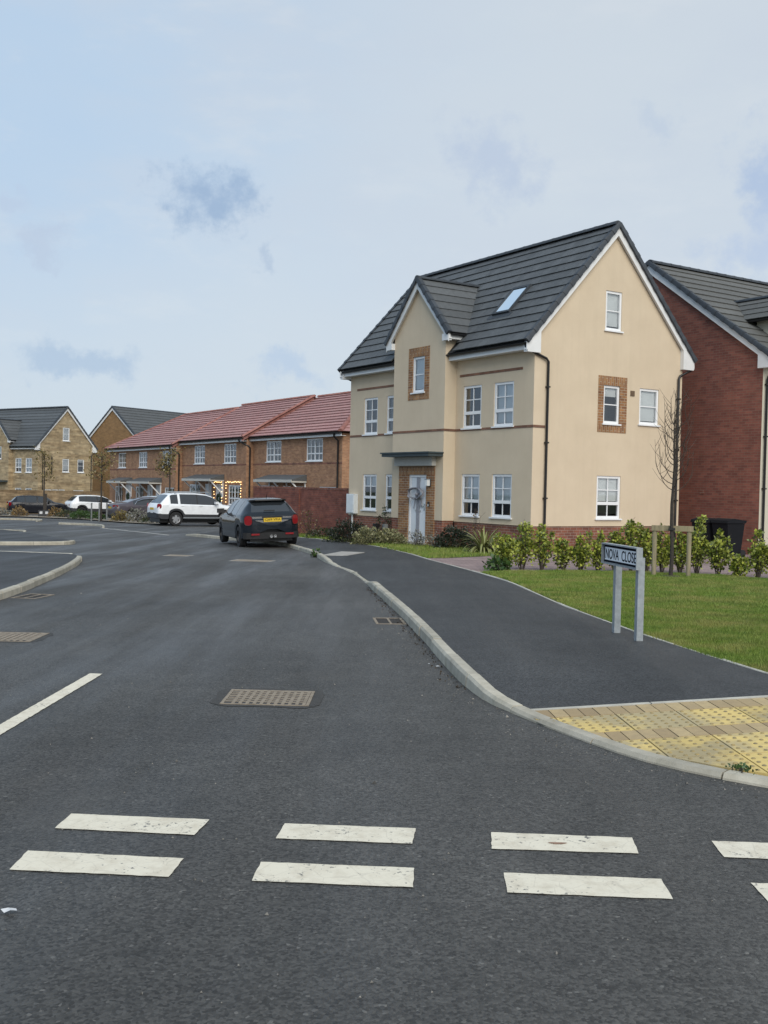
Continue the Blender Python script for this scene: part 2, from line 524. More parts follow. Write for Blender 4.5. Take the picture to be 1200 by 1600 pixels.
    gl = t.N.new('ShaderNodeBsdfGlossy'); gl.inputs['Roughness'].default_value = .02; gl.inputs['Color'].default_value = (.92, .95, 1, 1)
    tr = t.N.new('ShaderNodeBsdfTransparent'); tr.inputs['Color'].default_value = (.92, .94, .94, 1)
    mx = t.N.new('ShaderNodeMixShader')
    t.L.new(t.rng(fr.outputs[0], 0, 1, .08, 1), mx.inputs[0]); t.L.new(tr.outputs[0], mx.inputs[1]); t.L.new(gl.outputs[0], mx.inputs[2])
    t.L.new(mx.outputs[0], t.N['Material Output'].inputs[0])
    t = NT('roof_glass'); t.set('Base Color', (.95, .97, .96)); t.set('Roughness', .03); t.set('Metallic', 1.)
    t = NT('car_glass'); t.set('Base Color', (.02, .024, .028)); t.set('Roughness', .03); t.set('Specular IOR Level', .8); t.set('Coat Weight', .4)
    for nm, cl, ro in (('paint_grey', (.010, .014, .020), .16), ('paint_white', (.76, .78, .80), .35), ('paint_purple', (.075, .066, .078), .3),
                       ('paint_black', (.012, .013, .018), .28), ('paint_pale_blue', (.50, .58, .64), .35)):
        t = NT(nm); t.set('Base Color', t.mix(t.rng(t.noise(4, 3), .3, .7), k(cl, .94), k(cl, 1.06))); t.set('Roughness', ro); t.set('Coat Weight', .35 if max(cl) < .2 else .6); t.set('Coat Roughness', .04); t.set('Specular IOR Level', .25 if max(cl) < .2 else .5)
    simple('tyre', (.014, .014, .015), .85, .2, 20)
    simple('rim_silver', (.50, .51, .53), .35, .08, 6, metal=.7)
    simple('rim_dark', (.06, .06, .065), .4, .1, 6, metal=.6)
    simple('chrome', (.75, .76, .78), .15, .03, 5, metal=1.)
    simple('cladding', (.028, .030, .034), .65, .1, 10)
    simple('plate_yellow', (.60, .40, .02), .5, .05)
    simple('plate_white', (.75, .75, .72), .5, .05)
    t = NT('tail_red'); t.set('Base Color', (.22, .005, .009)); t.set('Roughness', .15); t.set('Coat Weight', 1.)
    t = NT('fairy_bulb'); t.set('Base Color', (1, .8, .5)); t.set('Emission Color', (1, .62, .25)); t.set('Emission Strength', 2.0)
    t = NT('candle_glow'); t.set('Base Color', (1, .6, .3)); t.set('Emission Color', (1, .28, .10)); t.set('Emission Strength', 1.6)


materials()
m = MAT

# ------------------------------------------------------------------ ground, road, paths


def catmull(P, step=.12):
    P = [np.array(p, float) for p in P]
    P = [2 * P[0] - P[1]] + P + [2 * P[-1] - P[-2]]
    out = []
    for i in range(1, len(P) - 2):
        a, b, c, d = P[i - 1:i + 3]
        n = max(2, int(np.linalg.norm((c - b)[:2]) / step))
        for j in range(n):
            t = j / n
            # centripetal-ish: damp tangents on very uneven spacing
            l0, l1, l2 = (max(1e-3, np.linalg.norm((q - p)[:2])) for p, q in ((a, b), (b, c), (c, d)))
            m1 = (b - a) / l0 * l1 * .5 + (c - b) * .5
            m2 = (d - c) / l2 * l1 * .5 + (c - b) * .5
            h = (2 * t ** 3 - 3 * t * t + 1) * b + (t ** 3 - 2 * t * t + t) * m1 + (-2 * t ** 3 + 3 * t * t) * c + (t ** 3 - t * t) * m2
            out.append(h)
    out.append(P[-2])
    return np.array(out)


def clip_half(poly, n, c):
    """keep points with n.p >= c (2D)"""
    o = []
    for i in range(len(poly)):
        p, q = poly[i], poly[(i + 1) % len(poly)]
        a = n[0] * p[0] + n[1] * p[1] - c; b = n[0] * q[0] + n[1] * q[1] - c
        if a >= 0: o.append(p)
        if (a >= 0) != (b >= 0):
            t = a / (a - b); o.append((p[0] + t * (q[0] - p[0]), p[1] + t * (q[1] - p[1])))
    return o


def sheet(name, poly, off, mt, parent=None, kind='structure', zf=None, bands=(9, 10, 11, 12, 13, 14, 15, 16, 120)):
    """flat-lying sheet following the ground slope"""
    mb = MB(); ys = [-1e4] + list(bands) + [1e4]
    zf = zf or (lambda x, y: zg(y))
    for a, b in zip(ys[:-1], ys[1:]):
        q = clip_half(clip_half([tuple(p) for p in poly], (0, 1), a), (0, -1), -b)
        if len(q) < 3: continue
        vs = [Vector((p[0], p[1], 0)) for p in q]
        for t in tessellate_polygon([vs]):
            tri = [vs[i] for i in t]
            if (tri[1] - tri[0]).cross(tri[2] - tri[0]).z < 0: tri = tri[::-1]
            mb.add([(v.x, v.y, zf(v.x, v.y) + off) for v in tri], [(0, 1, 2)])
    o = mb.build(name, mt, parent)
    return tag(o, kind=kind) if kind else o


def kerb(pts, inner, name='kerb', mt='kerb_concrete', length=.915, width=.105, kind='structure'):
    """pts: (x, y, upstand). inner=+1: footway on the right of travel. Each stone is a piece of its own."""
    root = empty(name, kind=kind)
    C = catmull(pts, .1)
    seg = np.linalg.norm(np.diff(C[:, :2], axis=0), axis=1); S = np.concatenate([[0], np.cumsum(seg)])
    tot = S[-1]; s = 0.
    at = lambda q: np.array([np.interp(q, S, C[:, i]) for i in range(3)])
    while s < tot - .15:
        e = min(s + length, tot)
        if tot - e < .3: e = tot
        mb = MB(); n = 4; k0 = None
        jz = random.uniform(-.005, .005); jn = random.uniform(-.006, .006)
        for i in range(n + 1):
            q = s + .006 + (e - s - .012) * i / n
            p = at(q); t = at(min(q + .05, tot)) - at(max(q - .05, 0)); t = t[:2] / (np.linalg.norm(t[:2]) + 1e-9)
            nn = np.array([t[1], -t[0]]) * inner
            z0 = zg(p[1]); top = z0 + p[2] + jz
            prof = [(jn, z0 - .06), (jn + .006, top - .022), (jn + .024, top), (width, top), (width, z0 - .06)]
            ring = [(p[0] + nn[0] * a, p[1] + nn[1] * a, z) for a, z in prof]
            if inner < 0: ring = ring[::-1]
            kk = len(mb.v); mb.v += ring
            if k0 is not None:
                for j in range(5):
                    mb.f.append((k0 + j, k0 + (j + 1) % 5, kk + (j + 1) % 5, kk + j)); mb.m.append(0)
            k0 = kk
        mb.f.append((0, 1, 2, 3, 4)); mb.m.append(0)
        mb.f.append(tuple(k0 + j for j in (4, 3, 2, 1, 0))); mb.m.append(0)
        mb.build('kerb_stone', m[mt], root)
        s = e
    return root


# wide base and the carriageway
sheet('ground', [(-700, -200), (700, -200), (700, 1400), (-700, 1400)], -.06, m['far_ground'])
road = sheet('road', [(-60, -14), (60, -14), (60, 4.7), (14, 4.9), (14, 16), (-2, 90), (-45, 90), (-45, 30), (-60, 4.7)], 0, m['asphalt'])

KERB = [(30, 4.4, .1), (8, 4.5, .1), (5, 4.58, .07), (3.6, 4.74, .03), (2.7, 4.97, .03), (2.0, 5.325, .03), (1.5, 5.775, .03), (1.155, 6.40, .03),
        (.93, 6.90, .035), (.76, 7.32, .06), (.66, 7.8, .095), (.555, 8.69, .105), (.41, 10.32, .105), (.18, 12.75, .105), (-.07, 15.1, .105), (-.19, 16.3, .10),
        (-.30, 17.4, .025), (-.66, 20.1, .025), (-1.10, 22.2, .025), (-1.30, 23.2, .09), (-1.74, 26, .1), (-2.51, 29.4, .1), (-3.21, 31.8, .1), (-4.45, 34.2, .1),
        (-5.76, 36.1, .1), (-6.9, 37.9, .1), (-7.35, 38.65, .05)]
kerb(KERB, +1)

# footpath: ruled sheet between kerb and back edging
PATH = [((.92, 6.90), .035, (3.1, 7.15), .145), ((.74, 7.4), .06, (3.03, 7.7), .135), ((.66, 7.8), .095, (2.97, 8.05), .13), ((.555, 8.69), .105, (2.81, 9.04), .115), ((.41, 10.32), .105, (2.58, 10.34), .11),
        ((.18, 12.75), .105, (2.26, 12.8), .11), ((-.07, 15.1), .105, (2.11, 15.3), .11), ((-.19, 16.3), .10, (2.05, 16.5), .11), ((-.30, 17.4), .03, (1.97, 17.5), .10),
        ((-.66, 20.1), .03, (1.60, 20.0), .10), ((-1.10, 22.2), .03, (1.21, 22.3), .10), ((-1.30, 23.2), .09, (1.03, 23.3), .10), ((-1.74, 26), .1, (.60, 26.3), .1),
        ((-2.51, 29.4), .1, (-.32, 30.6), .1), ((-3.21, 31.8), .1, (-1.2, 33.0), .1), ((-4.45, 34.2), .1, (-2.25, 35.4), .1), ((-5.76, 36.1), .1, (-3.6, 37.6), .1),
        ((-6.9, 37.9), .1, (-5.0, 39.6), .1), ((-7.1, 38.9), .1, (-6.2, 40.9), .1)]
kk = catmull([(*a, za) for a, za, b, zb in PATH], .3)


ramp = lambda x, y: min(.14, .03 + .067 * ((x - .98) * .866 + (y - 7) * .5))


def footpath():
    mb = MB(); n = 8; rows = []
    A = [np.array([*a, za]) for a, za, b, zb in PATH]; B = [np.array([*b, zb]) for a, za, b, zb in PATH]
    for i in range(len(A) - 1):
        d = A[i + 1] - A[i]; t = d[:2] / np.linalg.norm(d[:2])
        sub = 4
        for j in range(sub):
            f = j / sub; rows.append((A[i] * (1 - f) + A[i + 1] * f, B[i] * (1 - f) + B[i + 1] * f, t))
    rows.append((A[-1], B[-1], t))
    for a, b, t in rows:
        w = (b - a)[:2]; w = w / np.linalg.norm(w)
        a = a.copy(); a[:2] += w * .092; a[2] -= .006
        for q in range(n + 1):
            f = q / n; p = a * (1 - f) + b * f
            zz = a[2] + (b[2] - a[2]) * min(1, f * 1.6)
            wt = min(1, max(0, (p[1] - 7.1) / 1.5)); wt = wt * wt * (3 - 2 * wt)
            mb.v.append((p[0], p[1], zg(p[1]) + wt * zz + (1 - wt) * (ramp(p[0], p[1]) - .003)))
    for i in range(len(rows) - 1):
        for q in range(n):
            x = i * (n + 1) + q
            mb.f.append((x, x + 1, x + n + 2, x + n + 1)); mb.m.append(0)
    o = mb.build('footpath', m['path_asphalt'], smooth=60)
    return tag(o, kind='structure')


footpath()
# crossing ramp plane (rises away from the dropped kerb)

sheet('footpath_crossing', [(.93, 7.02), (1.03, 6.66), (1.24, 6.32), (1.42, 6.02), (1.60, 5.81), (1.88, 5.54), (2.08, 5.41), (2.78, 5.09), (3.7, 4.86), (5.0, 4.72), (8, 4.63), (30, 4.52), (30, 7.0), (5, 7.0), (3.9, 7.1), (3.1, 7.3)],
      -.014, m['path_asphalt'], zf=lambda x, y: max(.012, min(ramp(x, y), .15)) if x < 3.5 else .1, bands=(5.2, 5.5, 6, 6.5))

# back edging along the footpath
EDGE = [(8, 6.85, .14), (5, 6.9, .14), (3.9, 7.0, .142), (3.35, 7.15, .142), (3.1, 7.5, .138), (2.97, 8.05, .13), (2.81, 9.04, .117), (2.58, 10.34, .112), (2.26, 12.8, .112), (2.11, 15.3, .112), (2.05, 16.5, .112), (1.97, 17.5, .104),
        (1.60, 20.0, .104), (1.21, 22.3, .104), (1.03, 23.3, .104), (.60, 26.3, .104), (-.32, 30.6, .104), (-1.2, 33.0, .104), (-2.25, 35.4, .104), (-3.6, 37.6, .104)]
kerb(EDGE, +1, 'edging', 'edging_concrete', .915, .045)


def tactile():
    root = empty('tactile_paving', kind='structure')
    e = np.array([math.cos(R(5)), math.sin(R(5))]); d = np.array([e[1], -e[0]]); O = np.array([1.525, 6.985])
    inn = [(.915, 7.05), (1.02, 6.68), (1.245, 6.33), (1.43, 6.02), (1.61, 5.82), (1.90, 5.55), (2.10, 5.42), (2.8, 5.10)]
    half = []
    for a, b in zip(inn[:-1], inn[1:]):
        t = np.array(b) - np.array(a); t /= np.linalg.norm(t); n = np.array([-t[1], t[0]])   # left of travel = footway
        half.append((tuple(n), float(n @ np.array(a)) + .008))

    def piece(p0, p1, q0, q1, mat_, name, gap=.0045, blister=False, lift=0.):
        c = [(p0 + gap, q0 + gap), (p1 - gap, q0 + gap), (p1 - gap, q1 - gap), (p0 + gap, q1 - gap)]
        poly = [tuple(O + e * a + d * b) for a, b in c]
        poly = [p for p in poly][::-1]
        for n, cc in half: poly = clip_half(poly, n, cc)
        if len(poly) < 3: return
        A = sum(poly[i][0] * poly[(i + 1) % len(poly)][1] - poly[(i + 1) % len(poly)][0] * poly[i][1] for i in range(len(poly))) / 2
        if A < .0012: return
        jz = random.uniform(-.0015, .0015) + lift
        mb = MB()
        mb.prism([(x, y, ramp(x, y) - .03) for x, y in poly], (0, 0, .03 + jz))
        if blister:
            for i in range(6):
                for j in range(6):
                    a = p0 + .033 + i * .0668; b = q0 + .033 + j * .0668
                    x, y = O + e * a + d * b
                    if not all(n[0] * x + n[1] * y > cc + .012 for n, cc in half): continue
                    z = ramp(x, y) + jz; k0 = len(mb.v)
                    for r, h in ((.0135, .0003), (.009, .005)):
                        for w in range(8): mb.v.append((x + r * math.cos(w * .785), y + r * math.sin(w * .785), z + h))
                    for w in range(8): mb.f.append((k0 + w, k0 + (w + 1) % 8, k0 + 8 + (w + 1) % 8, k0 + 8 + w)); mb.m.append(1)
                    mb.f.append(tuple(k0 + 8 + w for w in range(8))); mb.m.append(1)
            mb.build(name, [m['tactile_slab'], m['tactile_blister']], root)
        else: mb.build(name, mat_, root)
    for i in range(-1, 2): piece(i * .915 - .6, i * .915 + .315, -.05, 0, m['edging_concrete'], 'edging_strip', lift=.002)
    for q0 in (0, .602):
        for i in range(-8, 18): piece(i * .1, i * .1 + .1, q0, q0 + .2, m['paving_block'], 'paving_block', .0035)
    for q0 in (.201, .803, 1.204):
        for i in range(-2, 4): piece(i * .401, i * .401 + .4, q0, q0 + .4, None, 'tactile_slab', blister=True)
    for i in range(0, 2): piece(.36 + i * .915, .36 + i * .915 + .915, 1.606, 1.656, m['edging_concrete'], 'edging_strip', lift=.002)


tactile()

# lawn, front strip, driveway
LAWN = [(2.86, 9.04), (3.02, 8.05), (3.15, 7.52), (3.4, 7.2), (3.95, 7.06), (5, 6.96), (8, 6.91), (30, 6.9), (30, 12), (14, 15.5), (9.5, 17.6), (7.05, 19.0), (6.3, 19.9), (5.55, 20.1), (4.4, 20.35), (3.08, 20.05), (2.2, 19.6), (1.78, 19.15),
        (2.03, 17.5), (2.10, 16.5), (2.16, 15.3), (2.31, 12.8), (2.63, 10.34)][::-1]
sheet('lawn', LAWN, .098, m['lawn_soil'], bands=(7.3, 7.7, 8.05, 8.5, 9, 10, 11, 12, 13, 14, 15, 16), zf=lambda x, y: zg(y) + max(0, (9 - y)) * .016)
FRONT = [(1.43, 21.0 + 3.3), (2.4, 25.5), (4.3, 28.3), (.5, 37.5), (-3.3, 41.5), (-5.0, 39.7), (-3.55, 37.65), (-2.2, 35.4), (-1.15, 33.0), (-.27, 30.6), (.65, 26.3), (.98, 24.1)]
sheet('front_garden', FRONT, .095, m['lawn_soil'])
sheet('driveway', [(1.80, 19.1), (2.2, 19.55), (3.08, 20.0), (4.4, 20.3), (5.55, 20.05), (6.3, 19.85), (7.05, 18.95), (9.5, 17.55), (14, 15.45), (24, 14), (26, 36), (8, 36), (4.3, 28.3), (2.4, 25.5), (1.43, 24.3), (.98, 24.1), (1.08, 23.3), (1.26, 22.3), (1.65, 20.0)],
      .090, m['drive_block'])
sheet('paving_slab_strip', [(.33, 28.2), (1.3, 29.6), (1.1, 30.4), (.10, 29.0)], .102, m['cover_concrete'])

# left-hand footways with their own kerbs
LK1 = [(-26, 4.3, .1), (-12, 4.5, .1), (-8.3, 5.0, .1), (-6.3, 6.4, .1), (-5.2, 8.6, .1), (-4.85, 10.8, .1), (-4.84, 13.17, .1), (-5.1, 15.4, .1), (-5.58, 18.4, .1), (-6.15, 21.2, .1), (-6.45, 22.2, .085), (-6.75, 22.7, .03)]
kerb(LK1, -1)
lk = catmull([p[:2] + (0,) for p in LK1], .4)
sheet('footway', [(p[0] - .1, p[1] + (.1 if p[0] < -8 else 0)) for p in lk] + [(-8.5, 23.1), (-14, 23.6), (-26, 22.5)], .094, m['path_asphalt'])
kerb([(-6.8, 22.72, .102), (-8.5, 23.1, .102), (-14, 23.6, .102)], +1, 'edging', 'edging_concrete', .915, .05)
LK2 = [(-20, 22.6 + 2.6, .1), (-14, 26.6, .1), (-10.27, 27.9, .1), (-9.2, 28.6, .1), (-8.8, 29.1, .1), (-8.85, 29.9, .1), (-9.5, 31.2, .03)]
kerb(LK2, -1)
sheet('footway', [(-20, 25.3), (-14, 26.7), (-10.3, 28.0), (-9.3, 28.7), (-8.95, 29.15), (-9.0, 29.9), (-9.6, 31.2), (-13.0, 37.0), (-14.2, 38.5), (-24, 36)], .094, m['path_asphalt'])
for P in ([(-15.2, 37.9, .1), (-13.6, 38.2, .1), (-12.95, 37.4, .1), (-12.85, 36.8, .05)], [(-22.5, 58.5, .1), (-19.6, 58.4, .1), (-18.8, 57, .1), (-18.7, 55.9, .05)],
          [(-16.0, 51.2, .1), (-13.9, 49.7, .1), (-12.9, 47.6, .1), (-12.55, 46.4, .05)]):
    kerb(P, -1)
kerb([(-12.5, 46.3, .012), (-10, 42.2, .012), (-8.0, 38.9, .012)], +1, 'channel_edging', 'old_edging', .915, .12)
# planting bed in front of the parked cars
BED = [(-27, 67.5), (-23.4, 66.8), (-18.4, 63.2), (-13.8, 56.2), (-11.8, 54.3), (-11.0, 55.6), (-13.4, 60.2), (-17.6, 66.4), (-22.8, 70.6), (-27, 71)]
sheet('planting_bed', BED, .06, m['gravel'])

# road markings are painted on the road: parts of it
def paint(poly, parent=road, name='road_marking', z=.004):
    mb = MB(); vs = []
    for i in range(len(poly)):
        a, b = np.array(poly[i]), np.array(poly[(i + 1) % len(poly)])
        n = max(2, int(np.linalg.norm(b - a) / .035)); dirn = (b - a) / np.linalg.norm(b - a); nn = np.array([dirn[1], -dirn[0]])
        for j in range(n):
            p = a + (b - a) * j / n + (nn * random.uniform(-.0025, .0025) if j else 0 * nn)
            vs.append((p[0], p[1], zg(p[1]) + z))
    mb.add(vs, [tuple(range(len(vs)))])
    o = mb.build(name, m['road_paint'], parent)
    if mb and o.data.polygons[0].normal.z < 0: o.data.flip_normals()
    return o


GW = [[(-1.38, 4.66), (-.75, 4.62), (-.78, 4.41), (-1.39, 4.46)], [(-1.41, 4.18), (-.77, 4.13), (-.79, 3.93), (-1.41, 3.97)], [(-.41, 4.59), (.17, 4.56), (.15, 4.36), (-.43, 4.39)], [(-.46, 4.11), (.15, 4.08), (.14, 3.88), (-.47, 3.91)],
      [(.50, 4.53), (1.11, 4.50), (1.09, 4.30), (.48, 4.32)], [(.50, 4.05), (1.11, 4.02), (1.10, 3.82), (.49, 3.85)], [(1.45, 4.48), (2.05, 4.45), (2.04, 4.25), (1.44, 4.28)], [(1.45, 4.0), (2.05, 3.97), (2.04, 3.77), (1.45, 3.8)],
      [(-2.33, 4.70), (-1.72, 4.67), (-1.73, 4.47), (-2.34, 4.50)], [(-2.35, 4.22), (-1.74, 4.19), (-1.75, 3.99), (-2.36, 4.02)], [(-2.27, 8.11), (-2.17, 8.10), (-2.23, 5.9), (-2.335, 5.9)]]
for q in GW: paint(q)
# rust spot on one of the marks
mb = MB(); mb.add([(.77 + .035 * math.cos(a) * (1 + .4 * math.sin(3 * a)), 4.40 + .014 * math.sin(a) * (1 + .3 * math.cos(2 * a)), .0062) for a in np.linspace(0, 6.28, 12, False)], [tuple(range(12))])
mb.build('rust_stain', m['rust_smear'], road)


def cover(c, w, h, rz, label, cols, rows, z=0.):
    root = empty('manhole_cover', (c[0], c[1], zg(c[1]) + z), rz, label, 'manhole cover')
    mb = MB(); f = .022
    mb.box(-w / 2, w / 2, -h / 2, -h / 2 + f, -.03, .006); mb.box(-w / 2, w / 2, h / 2 - f, h / 2, -.03, .006)
    mb.box(-w / 2, -w / 2 + f, -h / 2 + f, h / 2 - f, -.03, .006); mb.box(w / 2 - f, w / 2, -h / 2 + f, h / 2 - f, -.03, .006)
    mb.build('frame', m['cover_iron'], root)
    mb = MB(); vs = [((w / 2 + .07) * math.copysign(abs(math.cos(a)) ** .35, math.cos(a)) + random.uniform(-.02, .02), (h / 2 + .06) * math.copysign(abs(math.sin(a)) ** .35, math.sin(a)) + random.uniform(-.02, .02), .0025) for a in np.linspace(.02, 6.30, 40, False)]
    mb.add(vs, [tuple(range(40))]); mb.build('seal', m['seal_tar'], root)
    mb = MB(); mb.box(-w / 2 + f + .006, w / 2 - f - .006, -h / 2 + f + .006, h / 2 - f - .006, -.03, .0035); mb.build('lid', m['cover_dark'], root)
    mb = MB(); W, H = w - 2 * f - .03, h - 2 * f - .03; cw, ch = W / cols, H / rows
    for i in range(cols):
        for j in range(rows):
            x = -W / 2 + (i + .5) * cw; y = -H / 2 + (j + .5) * ch
            if j == 0: mb.box(x + cw * .26, x + cw * .74, -H / 2 - .012, H / 2 + .012, .0035, .0068)
            if i == 0: mb.box(-W / 2 - .012, W / 2 + .012, y + ch * .28, y + ch * .72, .0035, .0062)
    mb.build('raised_pattern', m['cover_iron'], root)
    return root


cover((-.785, 7.33), .61, .51, R(-1), 'rusty rectangular manhole cover in the carriageway before the give way lines', 11, 7)
cover((-3.58, 9.95), .62, .58, R(0), 'manhole cover cut off by the left picture edge', 9, 7)
for (x, y), w, h, lb in (((-2.9, 23.1), .9, .6, 'pale distant manhole cover in road just before the dark hatchback'), ((-4.85, 24.6), .6, .5, 'faint distant manhole cover near the middle of the road bend')):
    o = empty('manhole_cover', (x, y, zg(y)), R(-12), lb, 'manhole cover')
    mb = MB(); mb.box(-w / 2, w / 2, -h / 2, h / 2, -.02, .004); mb.build('frame', m['cover_concrete'], o)
    mb = MB(); mb.box(-w / 2 + .05, w / 2 - .05, -h / 2 + .05, h / 2 - .05, -.02, .008); mb.build('lid', m['cover_iron'], o)
o = empty('inspection_cover', (-.97, 25.2, zg(25.2) + .1), R(-15), 'pale rectangular inspection cover set in the footpath before the house', 'inspection cover')
mb = MB(); mb.box(-.3, .3, -.85, .85, -.02, .004); mb.build('frame', m['cover_concrete'], o)
mb = MB(); mb.box(-.24, .24, -.78, .78, -.02, .008); mb.build('lid', m['cover_concrete'], o)


def gully(c, rz, label):
    root = empty('gully_grate', (c[0], c[1], zg(c[1])), rz, label, 'drain grate')
    mb = MB(); w, h = .34, .55
    mb.box(-w / 2, w / 2, -h / 2, -h / 2 + .03, -.03, .006); mb.box(-w / 2, w / 2, h / 2 - .03, h / 2, -.03, .006)
    mb.box(-w / 2, -w / 2 + .03, -h / 2 + .03, h / 2 - .03, -.03, .006); mb.box(w / 2 - .03, w / 2, -h / 2 + .03, h / 2 - .03, -.03, .006); mb.build('frame', m['cover_iron'], root)
    mb = MB(); mb.box(-w / 2 + .03, w / 2 - .03, -h / 2 + .03, h / 2 - .03, -.03, .0015); mb.build('sump', m['cover_dark'], root)
    for i in range(7):
        y = -h / 2 + .07 + i * .068
        mb = MB(); mb.box(-w / 2 + .03, w / 2 - .03, y - .011, y + .011, -.02, .0052); mb.build('bar', m['cover_dark'], root)
    mb = MB(); mb.box(-.012, .012, -h / 2 + .03, h / 2 - .03, -.02, .0065); mb.build('bar', m['cover_iron'], root)


gully((.085, 11.84), R(5), 'dark road gully grate against the right kerb')
gully((-4.62, 13.75), R(-8), 'road gully grate against the left kerb')

# ------------------------------------------------------------------ houses


def wall_strip(mb, x0, x1, zlo, top, holes, T, m_=0):
    """wall sheet in a local plane; holes (x0,x1,z0,z1); top: function x->z; T maps (x,z,depth) -> 3D. Reveals .09 deep."""
    cuts = sorted({x0, x1, *[h[0] for h in holes], *[h[1] for h in holes], *[c for c in getattr(top, 'breaks', []) if x0 < c < x1]})
    cuts = [c for c in cuts if x0 - 1e-6 <= c <= x1 + 1e-6]
    for a, b in zip(cuts[:-1], cuts[1:]):
        if b - a < 1e-5: continue
        z = zlo
        for h in sorted([h for h in holes if h[0] < b - 1e-6 and h[1] > a + 1e-6], key=lambda h: h[2]):
            if h[2] > z: mb.add([T(a, z, 0), T(b, z, 0), T(b, h[2], 0), T(a, h[2], 0)], [(0, 1, 2, 3)], m_)
            z = h[3]
        mb.add([T(a, z, 0), T(b, z, 0), T(b, top(b - 1e-6), 0), T(a, top(a + 1e-6), 0)], [(0, 1, 2, 3)], m_)
    for h in holes:
        if h[0] >= x1 or h[1] <= x0: continue
        a, b, c, d = h[:4]; e = .09
        for p, q in (((a, c), (a, d)), ((b, d), (b, c)), ((a, d), (b, d)), ((b, c), (a, c))):
            mb.add([T(*p, 0), T(*p, e), T(*q, e), T(*q, 0)], [(0, 1, 2, 3)], m_)


def Tfront(y): return lambda x, z, d: (x, y + d, z)
def Tright(x0): return lambda y, z, d: (x0 - d, y, z)
def Tleft(x0): return lambda y, z, d: (x0 + d, y, z)
def const(z): return lambda x: z


def window(parent, face, a, b, c, d, off=0., cols=2, style='sash', blind=.62, curtain=False, label=None, openang=0., depth=.06):
    """uPVC window filling the opening a..b, c..d of a face ('F' front plane y=off, 'R' right gable x=off, 'L' left gable)."""
    w, h = b - a, d - c
    if face == 'F': loc, rz = ((a + b) / 2, off + depth, c), 0
    elif face == 'R': loc, rz = (off - depth, (a + b) / 2, c), R(90)
    else: loc, rz = (off + depth, (a + b) / 2, c), R(-90)
    mb = MB(); t = .068
    X0, X1 = -w / 2, w / 2
    fr = lambda x0, x1, z0, z1, f=0.: mb.box(x0, x1, -.035 - f, .03, z0, z1)
    fr(X0, X0 + t, 0, h); fr(X1 - t, X1, 0, h); fr(X0 + t, X1 - t, 0, t + .01); fr(X0 + t, X1 - t, h - t, h)
    lights = []
    if style == 'sash':            # large top light over a small opener, glazing bars in both
        zt = h * .36
        fr(X0 + t, X1 - t, zt - .045, zt + .045, .006)
        lights = [(X0 + t, X1 - t, t + .01, zt - .045, 1), (X0 + t, X1 - t, zt + .045, h - t, 2)]
    elif style == 'single':        # one light with a middle bar
        lights = [(X0 + t, X1 - t, t + .01, h - t, 2)]
        cols = 1
    elif style == 'pair':          # two casements side by side over low openers
        zt = h * .34
        fr(-.035, .035, t + .01, h - t)
        fr(X0 + t, -.035, zt - .03, zt + .03); fr(.035, X1 - t, zt - .03, zt + .03)
        for p, q in ((X0 + t, -.035), (.035, X1 - t)): lights += [(p, q, t + .01, zt - .03, 1), (p, q, zt + .03, h - t, 2)]
        cols = 2
    for (p, q, r, s, rows) in lights:
        for i in range(1, cols): x = p + (q - p) * i / cols; mb.box(x - .014, x + .014, -.02, .012, r, s)
        for i in range(1, rows): z = r + (s - r) * i / rows; mb.box(p, q, -.0188, .0108, z - .014, z + .014)
    o = mb.build('window', m['white_upvc'], parent, loc=loc, rot=(0, 0, rz))
    if label: o['label'] = label
    for (p, q, r, s, rows) in lights:
        pm = MB(); pm.add([(p, -.004, r), (q, -.004, r), (q, -.004, s), (p, -.004, s)], [(0, 1, 2, 3)]); pm.build('pane', m['window_glass'], o)
    sm = MB(); sm.box(X0 - .05, X1 + .05, -depth - .05, -.036, -.035, .006); sm.build('sill', m['white_upvc'], o)
    if blind:
        bm_ = MB(); z = h - t - (h - 2 * t) * blind
        if curtain:
            n = 16
            for sx in (-1, 1):
                vs = []
                for i in range(n + 1):
                    x = sx * (w / 2 - .02 - (w * .17) * i / n); y = .10 + .02 * math.sin(i * 1.9)
                    vs += [(x, y, .05), (x, y, h - .03)]
                bm_.add(vs, [(2 * i, 2 * i + 2, 2 * i + 3, 2 * i + 1) for i in range(n)])
            bm_.build('curtain', m['curtain'], o)
        else:
            bm_.box(X0 + .03, X1 - .03, .05, .054, z, h - .02); bm_.build('blind', m['blind'], o)
    im = MB(); im.box(X0 - .35, X1 + .35, .45, .47, -.3, h + .2); im.build('dark_room_sheet', m['room_dark'], o)  # dark sheet whose colour stands in for the unlit room
    if openang:
        o.rotation_euler = (R(openang), 0, rz)
    return o


def roof_frame(p_eave, p_ridge):
    """unit vectors of a slope in the local y-z plane"""
    s = Vector((0, p_ridge[0] - p_eave[0], p_ridge[1] - p_eave[1])); L = s.length; s.normalize()
    n = Vector((1, 0, 0)).cross(s)
    if n.z < 0: n = -n
    return s, n, L


def slab(mb, tl, tr, hr, hl, n, t=.03, lift=.02, m_=0):
    tl, tr, hr, hl = (Vector(p) for p in (tl, tr, hr, hl))
    a = n * (lift + t); b = n * (t * .5); c = n * lift; d = n * -.012
    vs = [tl + c, tr + c, hr + d, hl + d, tl + a, tr + a, hr + b, hl + b]
    mb.add(vs, [(0, 3, 2, 1), (4, 5, 6, 7), (0, 1, 5, 4), (1, 2, 6, 5), (2, 3, 7, 6), (3, 0, 4, 7)], m_)


